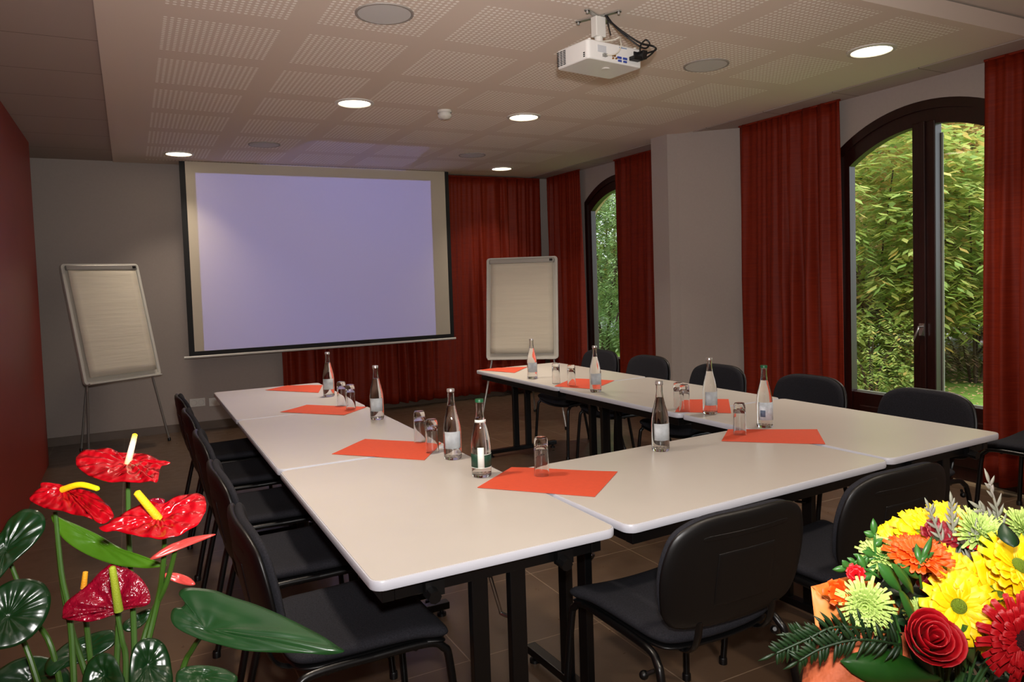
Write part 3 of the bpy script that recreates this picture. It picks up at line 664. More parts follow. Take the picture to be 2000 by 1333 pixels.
# ------------------------------------------------------------------ foreground: console, anthurium, bouquet
ang=math.atan2(FW.x,FW.y)
FH=Vector((math.sin(ang),math.cos(ang),0)); RH=Vector((math.cos(ang),-math.sin(ang),0))
CT=.62
t=thing('console_table','low wooden console under the pot plant and the bouquet','console table',tuple(FH*.78),-ang)
obj('table_top',bx(-.95,.95,-.22,.22,CT-.03,CT),consm,t,smooth=False,bevel=.004)
for sx in (-1,1):
    for sy in (-1,1): obj('leg',bx(sx*.90-.025,sx*.90+.025,sy*.18-.025,sy*.18+.025,0,CT-.03),consm,t,smooth=False,bevel=.003)
def hit(u,v,p,n):
    r=ray(u,v); k=(p-CO).dot(n)/r.dot(n); return CO+r*k
def blade(px0,outl,d,n,relief=.004,rings=9,k=4,ripple=10,cup=.010,tipdrop=0,seed=0):
    """heart or leaf blade: outline fixed in space on a plane through its own attachment point, domed and ribbed along the normal"""
    p=at(*px0,d); n=Vector(n).normalized(); O=closed_curve([hit(u,v,p,n) for u,v in outl],k); N_=len(O); bm=bmesh.new()
    c=bm.verts.new(p); R=[]
    mx=max((q-p).length for q in O)
    for i in range(1,rings+1):
        f=i/rings; ring=[]
        for j,q in enumerate(O):
            th=2*PI*j/N_; rr=(q-p).length/mx
            z=cup*math.sin(f*PI*.62)*rr+relief*math.sin(ripple*th+seed)*f*(1.15-f)*1.6*rr+relief*.45*math.sin(f*15+th*2+seed)*(1-f)
            ring.append(bm.verts.new(p+(q-p)*f+n*z))
        R.append(ring)
    for j in range(N_): bm.faces.new((c,R[0][j],R[0][(j+1)%N_]))
    for A,B in zip(R,R[1:]):
        for j in range(N_): bm.faces.new((A[j],A[(j+1)%N_],B[(j+1)%N_],B[j]))
    return bm
def spathe_mat():
    M=bpy.data.materials.new('glossy red spathe'); M.use_nodes=True; nt=M.node_tree; b=nt.nodes['Principled BSDF']; b.inputs['Roughness'].default_value=.22
    tc=N(nt,'ShaderNodeTexCoord'); n=N(nt,'ShaderNodeTexNoise'); n.inputs['Scale'].default_value=35; nt.links.new(tc.outputs['Object'],n.inputs[0])
    nt.links.new(mixc(nt,n.outputs[0],srgb((122,2,12)),srgb((178,8,22))),b.inputs['Base Color'])
    n2=N(nt,'ShaderNodeTexVoronoi'); n2.feature='SMOOTH_F1'; n2.inputs['Scale'].default_value=95; nt.links.new(tc.outputs['Object'],n2.inputs[0])
    bp=N(nt,'ShaderNodeBump'); bp.inputs['Strength'].default_value=1; bp.inputs['Distance'].default_value=.006; nt.links.new(n2.outputs[0],bp.inputs['Height']); nt.links.new(bp.outputs[0],b.inputs['Normal']); return M
spm_=spathe_mat(); darkred=mat('dark red spathe',(120,6,30),.25,noise_amt=.3,nscale=60,bump=.6,bscale=90)
leafd=leaf_mat('deep green leaf',(6,30,11),(14,50,18),.28,9); leafb=leaf_mat('fresh green leaf',(42,84,10),(72,112,18),.35,12); leafm=leaf_mat('mid green leaf',(14,42,20),(28,62,28),.27,14)
stemm=mat('green stem',(48,80,20),.45,noise_amt=.1,nscale=30); pinkm=mat('pink spathe edge',(180,62,56),.35,noise_amt=.15,nscale=60)
potm=mat('dark glazed pot',(50,38,34),.3)
pc=at(190,1330,.80); pc.z=CT
AN=thing('potted_anthurium','red anthurium plant with glossy heart flowers and big dark leaves, bottom left','potted plant',tuple(pc))
def ap(name,bm,m,parent=None,**k):
    o=obj(name,bm,m,None,**k)
    if parent: o.parent=parent; o.matrix_parent_inverse=Matrix.Identity(4); return o
    o.parent=AN; o.location=-pc; return o
bm=bmesh.new(); lathe(bm,[(0,0),(.055,0),(.065,.01),(.08,.13),(.085,.135),(.085,.15),(.075,.15),(.072,.135),(0,.135)],28); obj('pot',bm,potm,AN)
bm=bmesh.new(); lathe(bm,[(0,.139),(.073,.136)],20); obj('soil',bm,mat('potting soil',(40,28,20),1,bump=.8,bscale=200),AN)
soil=pc+Vector((0,0,.135))
def stem(u,v,d,mid,r=.0028,seed=0):
    a=at(u,v,d); rnd=random.Random(seed); b=soil+Vector((rnd.uniform(-.04,.04),rnd.uniform(-.04,.04),0)); P=[a]+[at(*q) for q in mid]+[b]
    return tube(bmesh.new(),P,r,8,6,r2=r*1.5)
D0=.95
def spadix(p,q,d0,d1,r0,r1,c1,c2,c3,bend=0):
    a=at(*p,d0); b=at(*q,d1); m=(a+b)/2+Vector((0,0,bend)); bm=tube(bmesh.new(),[a,m,b],lambda f:(r0+(r1-r0)*f)*(1 if f<.93 else math.sqrt(max(.02,1-((f-.93)/.08)**2))),12,10)
    M=bpy.data.materials.new('spadix'); M.use_nodes=True; nt=M.node_tree; bs=nt.nodes['Principled BSDF']; bs.inputs['Roughness'].default_value=.6
    g=N(nt,'ShaderNodeNewGeometry'); v=N(nt,'ShaderNodeVectorMath',operation='SUBTRACT'); nt.links.new(g.outputs['Position'],v.inputs[0]); v.inputs[1].default_value=a
    dt=N(nt,'ShaderNodeVectorMath',operation='DOT_PRODUCT'); nt.links.new(v.outputs[0],dt.inputs[0]); ax=(b-a)/(b-a).length_squared; dt.inputs[1].default_value=ax
    r=N(nt,'ShaderNodeValToRGB'); nt.links.new(dt.outputs['Value'],r.inputs[0]); r.color_ramp.elements[0].color=srgb(c1); r.color_ramp.elements[1].color=srgb(c3); e=r.color_ramp.elements.new(.68); e.color=srgb(c2)
    nt.links.new(r.outputs[0],bs.inputs['Base Color'])
    n=N(nt,'ShaderNodeTexVoronoi'); n.inputs['Scale'].default_value=700; nt.links.new(g.outputs['Position'],n.inputs[0]); bp=N(nt,'ShaderNodeBump'); bp.inputs['Strength'].default_value=.4; bp.inputs['Distance'].default_value=.001
    nt.links.new(n.outputs[0],bp.inputs['Height']); nt.links.new(bp.outputs[0],bs.inputs['Normal'])
    return bm,M
UPC=Vector((-.10,-.22,.97))
FL=[((248,905),[(150,912),(153,899),(165,890),(190,885),(215,883),(235,888),(262,889),(280,890),(297,895),(312,906),(322,910),(334,912),(320,917),(313,925),(312,942),(307,953),(290,952),(255,951),(220,949),(190,942),(170,932),(155,922)],D0+.02,UPC,spm_,
   ((249,908),(264,848),D0+.02,D0+.01,.0046,.0033,(238,175,120),(245,235,215),(255,200,0),0)),
 ((125,954),[(60,978),(68,965),(80,956),(82,947),(100,946),(118,948),(140,955),(165,960),(185,967),(205,985),(222,1005),(226,1020),(215,1028),(198,1032),(185,1022),(160,1014),(135,1007),(115,1000),(100,999),(80,992),(66,985)],D0,Vector((-.25,-.45,.85)),spm_,
   ((122,957),(193,956),D0-.01,D0-.03,.0042,.0032,(250,180,10),(245,215,0),(190,220,0),.006)),
 ((311,1014),[(196,1043),(215,1030),(235,1015),(262,999),(290,985),(318,988),(350,975),(380,973),(398,977),(404,995),(400,1015),(385,1035),(360,1050),(335,1058),(310,1060),(285,1055),(260,1052),(235,1046),(210,1048)],D0-.06,Vector((-.1,-.42,.90)),spm_,
   ((310,1014),(266,961),D0-.06,D0-.08,.0052,.0042,(190,150,10),(215,180,15),(225,190,20),0)),
 ((226,1190),[(127,1205),(130,1185),(150,1165),(180,1140),(205,1115),(222,1104),(240,1108),(265,1120),(285,1140),(296,1165),(293,1182),(262,1189),(238,1194),(222,1202),(200,1210),(175,1216),(150,1214),(130,1211)],D0-.02,Vector((-.25,-.80,.50)),darkred,
   ((232,1194),(219,1107),D0-.04,D0-.05,.0055,.0040,(120,135,30),(140,150,30),(150,165,40),0))]
for i,(o_,ol,d,n,m,sp) in enumerate(FL):
    s=ap('flower_spathe',blade(o_,ol,d,n,.0050,10,4,13 if i!=3 else 9,.009,seed=i),m,solid=.0012,ang=180)
    bm,M=spadix(*sp); ap('spadix',bm,M,parent=s)
ap('flower_spathe',blade((306,985),[(286,1000),(290,982),(300,974),(322,976),(318,990),(308,1003)],D0-.02,Vector((-.3,-.9,.3)),.001,5,3,5,.003),darkred,solid=.001,ang=180)
ap('flower_spathe',blade((350,1064),[(295,1094),(328,1068),(370,1052),(422,1047),(402,1056),(352,1074),(312,1092)],D0-.05,Vector((-.2,-.75,.6)),.001,5,4,4,.006),pinkm,solid=.0012,ang=180)
ap('flower_spathe',blade((350,1131),[(318,1124),(345,1121),(370,1130),(383,1144),(370,1146),(345,1139),(325,1131)],D0-.02,Vector((-.2,-.75,.6)),.001,5,4,4,.006),pinkm,solid=.0012,ang=180)
bm,M=spadix((163,1150),(167,1117),D0+.03,D0+.03,.004,.0032,(200,130,20),(225,150,20),(230,160,30),0); ap('spadix',bm,M)
LV=[((10,1075),[(-60,1140),(-40,1085),(0,1048),(20,1020),(45,1003),(70,1002),(88,1013),(92,1030),(84,1050),(60,1075),(30,1100),(10,1125),(-10,1150),(-40,1170)],D0-.02,(-.1,-.75,.65),leafd),
 ((15,1205),[(-40,1200),(-10,1158),(20,1140),(50,1136),(80,1143),(95,1160),(98,1182),(90,1210),(70,1240),(40,1262),(0,1273),(-30,1265)],D0-.05,(.15,-.80,.55),leafd),
 ((402,1230),[(334,1205),(340,1192),(356,1189),(362,1178),(350,1165),(357,1155),(380,1152),(420,1157),(450,1168),(500,1185),(560,1212),(620,1245),(655,1268),(672,1282),(645,1287),(600,1284),(540,1280),(480,1275),(430,1262),(385,1248),(350,1232),(337,1220)],D0-.08,(-.1,-.62,.78),leafm),
 ((190,1060),[(104,1012),(130,1020),(190,1045),(240,1075),(305,1107),(330,1112),(300,1116),(260,1113),(220,1105),(170,1085),(130,1060),(112,1035)],D0+.01,(-.2,-.70,.7),leafb),
 ((288,1300),[(250,1345),(252,1290),(262,1262),(285,1250),(310,1255),(325,1275),(332,1310),(330,1345),(290,1370),(260,1365)],D0-.10,(.2,-.8,.5),leafd),
 ((205,1320),[(165,1345),(175,1300),(200,1278),(225,1282),(240,1310),(252,1345),(215,1375),(180,1370)],D0-.10,(-.3,-.75,.5),leafd),
 ((165,1270),[(90,1305),(130,1262),(180,1242),(222,1238),(228,1262),(185,1288),(130,1310),(100,1330)],D0+.03,(0,-.6,.8),leafd),
 ((395,1322),[(345,1318),(370,1305),(405,1303),(440,1313),(462,1335),(430,1360),(380,1365),(345,1345)],D0-.04,(.1,-.7,.7),leafm),
 ((60,1330),[(-20,1340),(20,1300),(70,1285),(120,1300),(140,1335),(110,1370),(40,1380)],D0+.02,(0,-.7,.7),leafd),
 ((270,1210),[(240,1225),(262,1205),(285,1195),(297,1200),(285,1220),(262,1238),(245,1240)],D0+.05,(0,-.7,.7),leafd)]
for i,(o_,ol,d,n,m) in enumerate(LV):
    ap('leaf',blade(o_,ol,d,n,.0024,10,4,11,.012,seed=i*2),m,solid=.0008,ang=180)
for i,(u,v,d,mid) in enumerate([(250,915,D0+.02,[(252,1050,D0+.01),(262,1250,D0)]),(108,1000,D0+.01,[(120,1120,D0),(140,1250,D0-.02)]),(112,1060,D0+.02,[(128,1180,D0),(165,1310,D0)]),(322,1020,D0-.055,[(318,1110,D0-.04),(295,1230,D0-.03)]),(345,1064,D0-.045,[(325,1140,D0-.03),(275,1270,D0-.03)]),(228,1196,D0-.015,[(238,1250,D0-.02),(246,1320,D0-.03)]),(402,1232,D0-.075,[(375,1270,D0-.04),(350,1330,D0-.04)]),(20,1100,D0,[(60,1200,D0),(110,1300,D0)]),(15,1210,D0-.04,[(60,1290,D0-.02)]),(230,1070,D0+.02,[(232,1200,D0)]),(165,1150,D0+.035,[(170,1230,D0+.01)])]):
    ap('stem',stem(u,v,d,mid,seed=i),stemm)
# bouquet
bc=at(1830,1330,.74); bc.z=CT
BQ=thing('flower_bouquet','mixed bouquet of yellow, red, orange and green flowers in orange wrapping, bottom right','bouquet',tuple(bc))
def bqp(name,bm,m,parent=None,**k):
    o=obj(name,bm,m,None,**k)
    if parent: o.parent=parent; return o
    o.parent=BQ; o.location=-bc; return o
def frame(n):
    n=n.normalized(); a=n.orthogonal().normalized(); return a,n.cross(a),n
def flower(u,v,d,n,R,petals,rows,m,name,width=.30,lift=.25,curl=.15,disc=None,dr=.2,seed=0,r0=.12,dcol=None,notch=False):
    c=at(u,v,d); a,b,n=frame(Vector(n)); rnd=random.Random(seed); bm=bmesh.new()
    for row in range(rows):
        Rr=R*(1-.16*row) if rows<5 else R*(1-.8*row/rows); lf=lift+row*(.22 if rows<5 else .9/rows*1.6)
        np_=petals if rows<5 else max(7,int(petals*(1-.5*row/rows)))
        for i in range(np_):
            th=2*PI*(i+.5*row)/np_+rnd.uniform(-.08,.08); L=Rr*rnd.uniform(.9,1.05); e=a*math.cos(th)+b*math.sin(th); s=n.cross(e); W=width*R*rnd.uniform(.85,1.1); l2=lf+rnd.uniform(-.08,.08)
            def fn(x,y):
                rad=r0*R+(L-r0*R)*x; ww=W*(math.sin(PI*min(1,(.12+x*.92)))**.55 if x<.97 else .55); hgt=math.sin(l2)*rad*(1-curl*x*2)+.06*R*(abs(y-.5)*2)**2
                return c+e*(math.cos(l2)*rad)+s*(ww*(y-.5))+n*(hgt+.02*R*row)
            grid(bm,5,2,fn)
    o=bqp(name,bm,m,solid=.0006,ang=180)
    if disc:
        bm=bmesh.new(); M4=Matrix.Translation(c+n*(.10*R+.02*R*rows))@Matrix((a,b,n)).transposed().to_4x4()@Matrix.Diagonal((1,1,.55,1)); bmesh.ops.create_icosphere(bm,subdivisions=3,radius=dr*R,matrix=M4); d_=bqp('flower_disc',bm,disc,parent=o)
    return o
yel=mat('yellow petals',(246,206,0),.5,noise_amt=.04,nscale=60); yel2=mat('golden petals',(250,185,10),.5,noise_amt=.05,nscale=60)
orp=mat('orange petals',(242,84,12),.5,noise_amt=.08,nscale=80); redp=mat('scarlet petals',(180,4,18),.5,noise_amt=.1,nscale=60); dkp=mat('crimson petals',(120,4,24),.5,noise_amt=.1,nscale=60)
grp=mat('lime petals',(172,196,104),.5,noise_amt=.1,nscale=50); gcen=mat('green flower centre',(120,150,20),.7,bump=.8,bscale=900); dcen=mat('dark flower centre',(60,8,16),.7,bump=.8,bscale=900)
olis=leaf_mat('olive grey sprig leaf',(110,125,95),(135,120,120),.6,30)
q=.74
TC=-FW
def nn(x,y,z): return (TC+RI*x+UP*y+Vector((0,0,z)))
for i,(u,v,R,m,nv) in enumerate([(1869,1186,.034,yel,(-.2,.3,.2)),(1937,1163,.038,yel,(0,.4,.2)),(1880,1148,.030,yel,(-.1,.8,.3)),(1800,1042,.030,yel,(-.3,1,.6)),(1756,1060,.026,yel,(-.6,1.1,.5)),(1856,1024,.028,yel,(.1,1.2,.6)),(1822,1030,.022,yel,(0,1.2,.6)),(1985,1110,.036,yel,(.2,.7,.3)),(1848,1112,.026,yel2,(0,1.0,.5)),(1925,1232,.022,yel,(.1,-.2,0)),(1990,1150,.030,yel,(.1,.4,.2)),(1910,1205,.024,yel,(0,0,.1)),(1895,1036,.02,yel2,(.2,1.2,.5))]):
    flower(u,v,q+.012*(i%3)+(0.09 if v<1075 else 0),nn(*nv),R*1.13,18,2,m,'yellow_daisy',width=.36,lift=.18,disc=gcen,dr=.20,seed=i)
flower(1794,1090,q+.01,nn(-.1,1.9,.9),.034,28,3,orp,'orange_gerbera',width=.24,lift=.15,disc=dcen,dr=.25,seed=50)
flower(1998,1246,q-.03,nn(-.15,.1,0),.046,34,3,redp,'red_gerbera',width=.20,lift=.12,disc=dcen,dr=.28,seed=51)
flower(1945,1082,q+.05,nn(.1,1.4,.6),.032,22,2,redp,'red_gerbera',width=.26,lift=.2,disc=dcen,dr=.25,seed=52)
flower(1828,1055,q+.07,nn(0,.8,.4),.026,14,2,dkp,'crimson_flower',width=.4,lift=.7,seed=53)
flower(1825,1132,q+.05,nn(0,.3,.2),.030,16,2,dkp,'crimson_flower',width=.4,lift=.4,seed=54)
flower(1672,1127,q+.03,nn(-.6,.6,.2),.018,8,2,redp,'crimson_flower',width=.5,lift=1.0,seed=55)
flower(1968,1050,q+.07,nn(.2,.8,.3),.020,10,2,dkp,'crimson_flower',width=.5,lift=.7,seed=56)
for i,(u,v,R,nv,d) in enumerate([(1690,1180,.029,(-.5,.1,0),q),(1722,1088,.026,(-.5,.9,.4),q+.05),(1912,1045,.034,(.1,.8,.4),q+.06),(1997,1035,.026,(.4,.8,.3),q+.06),(1795,1200,.016,(-.2,.6,.2),q+.02)]):
    flower(u,v,d,nn(*nv),R,24,7,grp,'green_chrysanthemum',width=.16,lift=.05,curl=-.1,seed=60+i,disc=gcen,dr=.22)
for i,(u,v,nv) in enumerate([(1640,1158,(-.6,.4,0)),(1632,1212,(-.8,-.5,-.2))]):
    flower(u,v,q+.02,nn(*nv),.021,6,2,orp,'orange_lily',width=.42,lift=.85,curl=-.1,seed=80+i,disc=yel2,dr=.12)
# rose
def rose(u,v,d,n,R):
    c=at(u,v,d); a,b,n=frame(Vector(n)); bm=bmesh.new(); rnd=random.Random(9)
    for k in range(13):
        f=k/12; th=k*2.25+rnd.uniform(-.3,.3); rad=R*(.10+.82*f**.85); H=R*(1.0-.45*f+rnd.uniform(-.06,.06)); span=1.7+.6*(1-f)*2
        def fn(x,y):
            t_=th+(x-.5)*span*1.25; r_=rad*(1+.16*math.sin(PI*x))+.22*R*f*max(0,y-.55)*2
            z=-R*.55+(H+R*.55)*y*(1-.22*abs(2*x-1)**2.2)
            rr=r_*(.55+.45*math.sin(min(1,y*1.25)*PI/2))
            return c+(a*math.cos(t_)+b*math.sin(t_))*rr+n*z
        grid(bm,8,5,fn)
    return bqp('red_rose',bm,mat('rose petals',(158,4,18),.45,noise_amt=.08,nscale=50),solid=.0007,ang=180)
rose(1815,1250,q-.03,nn(-.1,.55,.2),.0235)
# foliage
def leaflet(bm,p,dr_,n,L,W,fold=.2,k=6):
    dr_=dr_.normalized(); s=dr_.cross(n).normalized(); n2=s.cross(dr_)
    def fn(x,y):
        w=W*math.sin(PI*(x**.8))**.9; yy=(y-.5)*2; return p+dr_*(L*x)+s*(w*.5*yy)+n2*(-fold*W*abs(yy)*math.sin(PI*x)+.10*L*math.sin(PI*x)-.05*L*x)
    grid(bm,k,2,fn)
fern=leaf_mat('dark fern green',(8,28,10),(22,52,16),.5,40); fol=leaf_mat('foliage green',(28,80,30),(60,110,40),.4,30); fdk=leaf_mat('deep foliage green',(10,38,14),(20,58,24),.5,30)
def sprig(pts,n_l,L,W,m,name,seed=0,spread_=.9,r=.0012,tipl=True):
    rnd=random.Random(seed); P=smooth_pts([at(*p) for p in pts],8); bm=tube(bmesh.new(),P,r,6)
    for i in range(n_l):
        f=(i+1)/n_l; idx=min(len(P)-2,int(f*(len(P)-1))); p=P[idx]; tg=(P[idx+1]-P[idx]).normalized(); sd=1 if i%2 else -1
        side=tg.cross(TC).normalized()*sd
        leaflet(bm,p,tg*(1-spread_*.5)+side*spread_+TC*rnd.uniform(-.3,.3),TC+UP*rnd.uniform(0,.5),L*rnd.uniform(.8,1.15)*(1-.4*f),W)
    if tipl: leaflet(bm,P[-1],P[-1]-P[-2],TC,L*.8,W)
    return bqp(name,bm,m,solid=.0003,ang=180)
sprig([(1760,1240,q),(1640,1225,q-.02),(1575,1250,q-.02),(1515,1277,q-.02)],44,.024,.0042,fern,'fern_frond',1)
sprig([(1760,1260,q-.02),(1680,1250,q-.03),(1610,1265,q-.03),(1560,1292,q-.03)],40,.022,.0042,fern,'fern_frond',2)
sprig([(1740,1230,q+.01),(1660,1235,q),(1600,1238,q),(1550,1240,q)],36,.022,.0042,fern,'fern_frond',3)
sprig([(1730,1120,q+.04),(1712,1090,q+.04),(1708,1045,q+.04)],5,.022,.008,fol,'leafy_sprig',4,1.0)
sprig([(1735,1110,q+.04),(1705,1085,q+.04),(1668,1100,q+.04)],8,.018,.005,fol,'leafy_sprig',5,.8)
sprig([(1720,1130,q+.03),(1690,1112,q+.03),(1656,1112,q+.03)],4,.020,.008,fol,'leafy_sprig',6,.8)
sprig([(1800,1150,q),(1795,1110,q-.01),(1800,1095,q-.01)],4,.034,.008,fol,'leafy_sprig',7,.5)
sprig([(1860,1120,q+.06),(1840,1060,q+.06),(1815,995,q+.06)],16,.017,.0035,olis,'grey_sprig',8,.5)
sprig([(1870,1100,q+.06),(1862,1040,q+.06),(1858,985,q+.06)],14,.018,.004,olis,'grey_sprig',9,.4)
sprig([(1950,1070,q+.06),(1950,1010,q+.06),(1932,945,q+.06)],12,.022,.004,olis,'grey_sprig',10,.45)
sprig([(1955,1070,q+.06),(1945,1020,q+.06),(1915,995,q+.06)],12,.020,.004,olis,'grey_sprig',11,.5)
sprig([(1890,1120,q+.05),(1900,1080,q+.05),(1905,1040,q+.05)],14,.020,.004,olis,'grey_sprig',12,.5)
for i,(a_,b_,W,m) in enumerate([((1640,1292),(1850,1330),.034,leaf_mat('broad leaf',(14,56,14),(32,80,20),.4,30)),((1715,1100),(1765,1160),.014,fol),((1740,1100),(1790,1165),.010,fol),((1770,1240),(1830,1330),.018,fdk),((1880,1220),(1905,1300),.02,fol),((1730,1200),(1765,1290),.012,fol),((1755,1150),(1790,1230),.010,fol),((1860,1235),(1890,1310),.012,fol),((1980,1070),(1960,1020),.02,fdk),((1700,1255),(1760,1300),.02,fdk)]):
    bm=bmesh.new(); p=at(*a_,q-.02+.02*(i%2)); r_=at(*b_,q+.0); leaflet(bm,p,r_-p,TC+UP*.4,(r_-p).length,W,k=10); bqp('broad_leaf',bm,m,solid=.0006,ang=180)
# inner mass of leaves that fills between the flowers
rnd=random.Random(4); bm=bmesh.new()
for i in range(420):
    u=rnd.uniform(1690,2060); lo=1120-max(0,1-abs(u-1900)/260)*60; v=rnd.uniform(lo,1400); p=at(u,v,q+rnd.uniform(.04,.13)); dd=Vector((rnd.uniform(-1,1),rnd.uniform(-1,1),rnd.uniform(-.3,1)))
    leaflet(bm,p,dd,TC+UP,rnd.uniform(.02,.04),rnd.uniform(.008,.014),k=3)
tag(bqp('filler_foliage',bm,fdk,ang=180),kind='stuff')
bm=bmesh.new()
for i in range(40):
    u=rnd.uniform(1720,1990); v=rnd.uniform(1150,1330); a=at(u,v,q+.03); b=at(1850+rnd.uniform(-40,40),1480,q+.02); tube(bm,[a,b],.0014,5)
bqp('stems',bm,mat('cut stems',(50,90,40),.5))
# wrapping paper: inner lining and outer fold
wrapm=mat('orange wrapping paper',(214,128,62),.6,noise_amt=.06,nscale=80); wrapi=mat('orange mesh lining',(205,104,30),.6,noise_amt=.2,nscale=300)
def sheet(c4,d4,m,name,bow=.01,nu=10,nv=10,wav=.002):
    P=[at(u,v,d) for (u,v),d in zip(c4,d4)]; n=((P[1]-P[0]).cross(P[3]-P[0])).normalized()
    return bqp(name,grid(bmesh.new(),nu,nv,lambda x,y:P[0].lerp(P[1],x).lerp(P[3].lerp(P[2],x),y)+n*(bow*math.sin(PI*x)*math.sin(PI*y)+wav*math.sin(9*x+5*y))),m,solid=.0008,ang=180)
sheet([(1585,1146),(1672,1122),(1760,1170),(1740,1260)],[q+.05,q+.09,q+.09,q+.05],wrapi,'wrapping_lining')
sheet([(1584,1146),(1612,1170),(1760,1245),(1594,1240)],[q+.045,q+.035,q+.02,q+.02],wrapm,'wrapping_paper',.004)
sheet([(1584,1230),(1770,1235),(1790,1420),(1555,1400)],[q+.03,q+.02,q-.03,q-.02],mat('terracotta tissue',(178,88,50),.7,noise_amt=.25,nscale=25,bump=.5,bscale=60),'wrapping_tissue',-.02,wav=.004)
bm=bmesh.new(); lathe(bm,[(0,0),(.05,0),(.06,.01),(.085,.14),(.08,.14),(.055,.02),(0,.02)],28); obj('vase',bm,mat('orange paper holder',(200,110,60),.6),BQ)
# ------------------------------------------------------------------ garden outside
gm=mat('lawn grass',(118,150,52),.9,noise_amt=.22,nscale=3,bump=.8,bscale=60)
bm=grid(bmesh.new(),60,60,lambda u,v:Vector((5.0+u*30,-10+v*50,-.12+.012*(u*30)+.05*noise.noise(Vector((u*12,v*16,0)))+.0)))
o=obj('lawn',bm,gm,ang=180); tag(o,'short green lawn outside the windows, with a few fallen leaves','lawn',kind='stuff')
def gz(x,y): return -.12+.012*(x-4.98)
def ellip_tree(name,label,x,y,H,rx,ry,zc,rz_,n,m,ls,seed,trunk=True,group=None,drop=.35):
    rnd=random.Random(seed); g=gz(x,y); t=thing(name,label,'shrub' if H<3 else 'tree',(x,y,g))
    if group: t['group']=group
    bm=bmesh.new()
    for i in range(n):
        while True:
            d=Vector((rnd.uniform(-1,1),rnd.uniform(-1,1),rnd.uniform(-1,1)))
            if .55<d.length<1: break
        k=1+.22*noise.noise(d*2.2+Vector((seed,0,0))); p=Vector((d.x*rx*k,d.y*ry*k,zc+d.z*rz_*k))
        if p.z<.05: continue
        # compound leaf: drooping rachis with leaflet pairs
        dr_=Vector((d.x,d.y,d.z*.5-drop+rnd.uniform(-.4,.4))).normalized(); s=dr_.cross(Vector((0,0,1))).normalized(); L=ls*rnd.uniform(.7,1.3)
        for k_ in range(4):
            for sd in (-1,1):
                a=p+dr_*L*(k_+.5)/4; e=(s*sd+dr_*.45+Vector((rnd.uniform(-.3,.3),rnd.uniform(-.3,.3),rnd.uniform(-.7,.3)))).normalized(); w_=e.cross(Vector((0,0,1))).normalized()*L*.10; q_=a+e*L*.34
                mid=a+e*L*.15
                v4=[bm.verts.new(c) for c in (a,mid+w_,q_,mid-w_)]; bm.faces.new(v4)
    obj('foliage',bm,m,t,ang=180,smooth=False)
    bm=bmesh.new()
    for i in range(4):
        a=2*PI*i/4+seed; e=Vector((math.cos(a)*rx*.55,math.sin(a)*ry*.55,zc+rz_*rnd.uniform(-.1,.6))); tube(bm,[(math.cos(a)*.05,math.sin(a)*.05,0),(e.x*.35,e.y*.35,e.z*.45),e],.045 if H>3 else .02,6,4,r2=.008)
    obj('branches',bm,mat('brown bark',(70,52,40),.9,noise_amt=.2,nscale=10),t)
    return t
L1=leaf_mat('sumac leaves',(150,180,100),(208,212,125),.6,per_island=True,transl=.4,c3=(235,190,120)); L2=leaf_mat('autumn pink leaves',(225,180,140),(212,212,125),.5,per_island=True,transl=.45,c3=(240,165,145))
L3=leaf_mat('conifer leaves',(85,120,75),(125,150,90),.6,per_island=True,transl=.2); L4=leaf_mat('hedge leaves',(130,130,80),(175,150,125),.6,per_island=True,transl=.35,c3=(170,120,100)); L5=leaf_mat('pale laurel leaves',(155,185,130),(200,215,160),.5,per_island=True,transl=.4)
def ray_xy(u,v,dist):
    r=ray(u,v); h=Vector((r.x,r.y)).normalized(); return h.x*dist,h.y*dist
def tree_at(name,label,u,dist,H,rx,zc,rz_,n,m,ls,seed,**k):
    x,y=ray_xy(u,600,dist); return ellip_tree(name,label,x,y,H,rx,rx,zc,rz_,n,m,ls,seed,**k)
tree_at('sumac_shrub','big green and yellow sumac bush outside the left pane of the near window',1700,10.9,2.9,1.35,1.9,1.75,1900,L1,.40,1)
tree_at('sumac_shrub','yellow-green bush outside the right pane of the near window, upper half',1905,10.6,2.3,1.1,1.75,.95,1100,L1,.36,2)
tree_at('autumn_tree','pinkish autumn tree high behind the bushes in the near window',1905,13.2,4,1.7,2.9,1.7,3000,L2,.34,3)
tree_at('conifer_tree','dark green conifer at the top right of the near window',1930,17,6,2.2,5.2,2.4,1800,L3,.34,4)
tree_at('garden_tree','yellow-leaved tree behind the sumac at the top left of the near window',1690,15,5,2.2,3.9,2.3,2300,L1,.34,5)
tree_at('low_shrub','brownish bare hedge bush low in the right pane of the near window',1885,11.6,1.8,1.6,.85,.95,3200,L4,.20,6)
tree_at('low_shrub','small bright green shrub at the foot of the sumac in the near window',1700,9.6,1.0,.55,.5,.5,420,L1,.16,7)
tree_at('laurel_tree','dense grey-green tree filling the far arched window',1180,14.6,3.2,1.4,1.95,1.75,5200,L5,.24,8)
tree_at('garden_tree','pale yellow-green tree above the dense tree in the far arched window',1195,18.5,5,2.4,3.9,3.0,3600,L1,.40,9)
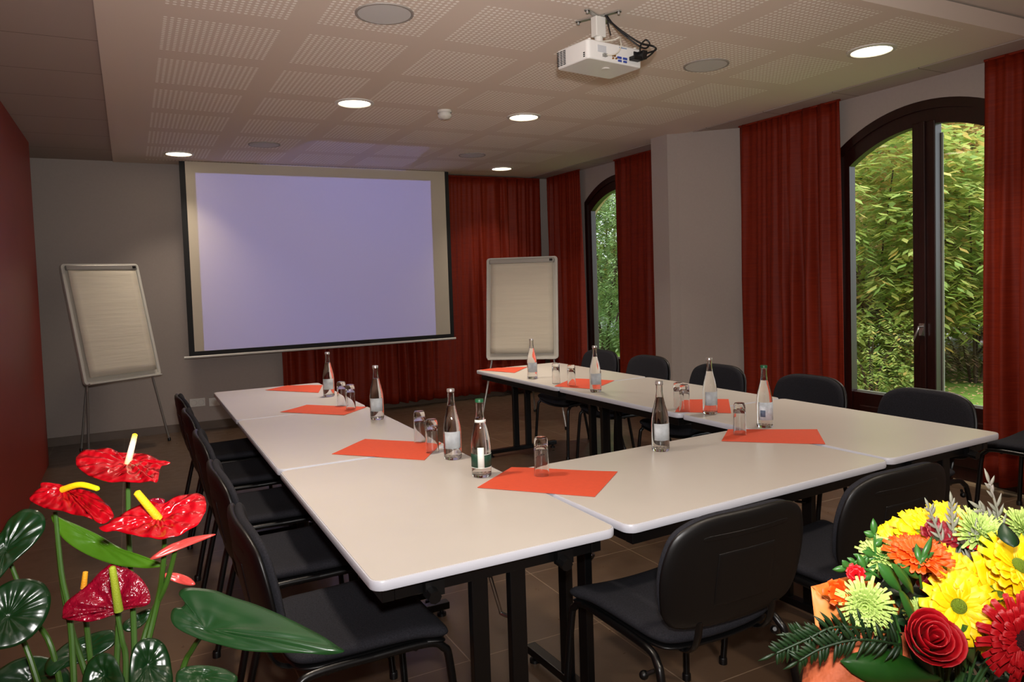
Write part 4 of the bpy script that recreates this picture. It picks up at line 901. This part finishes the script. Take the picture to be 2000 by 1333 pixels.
for i,(u,dist,H,lb,m) in enumerate([(1560,20,4,'tall tree far behind the garden hidden mostly by the wide red curtain',L3),(1780,21,5,'tall backdrop tree seen behind the middle mullion of the near window',L3),(2000,20,5,'tall backdrop tree beyond the right-hand curtain',L2),(1120,23,5,'tall backdrop tree left of the far arched window',L3),(1270,22,5,'tall backdrop tree right of the far arched window',L3),(1860,22,5,'tall backdrop tree seen through the right pane of the near window',L3),(1660,23,5,'tall backdrop tree seen through the left pane of the near window',L3)]):
    tree_at('backdrop_tree',lb,u,dist,6,2.8,3.3,3.6,2600,m,.55,20+i,group='backdrop trees')
# white lumps standing in for the pale background behind the hedge
bm=bmesh.new(); x,y=ray_xy(1850,700,15.5)
for i in range(60):
    rr=random.Random(i); bmesh.ops.create_icosphere(bm,subdivisions=2,radius=rr.uniform(.15,.35),matrix=Matrix.Translation((x+rr.uniform(-3,3),y+rr.uniform(-2.4,2.4)-0*x,gz(x,y)+.1))@Matrix.Diagonal((1.4,1.2,.7,1)))
tag(obj('pale_backdrop_lumps',bm,mat('white backdrop lump',(225,228,232),.8,noise_amt=.06,nscale=10)),'white lumps standing in for the pale background showing between the low bushes outside the near window','lumps',kind='stuff')
bm=bmesh.new(); x,y=ray_xy(1185,700,18)  # more lumps in place of the pale background, far window
for i in range(30):
    rr=random.Random(i+99); bmesh.ops.create_icosphere(bm,subdivisions=2,radius=rr.uniform(.2,.4),matrix=Matrix.Translation((x+rr.uniform(-2,2),y+rr.uniform(-1,1),gz(x,y)+.15))@Matrix.Diagonal((1.4,1.2,.8,1)))
tag(obj('pale_backdrop_lumps',bm,mat('white backdrop lump',(225,228,232))),'white lumps standing in for the pale background low outside the far arched window','lumps',kind='stuff')
rnd=random.Random(12); bm=bmesh.new()
for i in range(500):
    u=rnd.uniform(1640,1960); d_=rnd.uniform(7.2,10.8); x,y=ray_xy(u,700,d_); a=rnd.uniform(0,6.28); s=rnd.uniform(.02,.045); z=gz(x,y)+.06
    bm.faces.new([bm.verts.new((x+s*math.cos(a+k*PI/2)*(1 if k%2 else .6),y+s*math.sin(a+k*PI/2)*(1 if k%2 else .6),z+.01*(k%2))) for k in range(4)])
tag(obj('fallen_leaves',bm,leaf_mat('dry leaves',(150,110,70),(190,160,110),.8,per_island=True),smooth=False),'scattered brown fallen leaves on the lawn','leaves',kind='stuff')
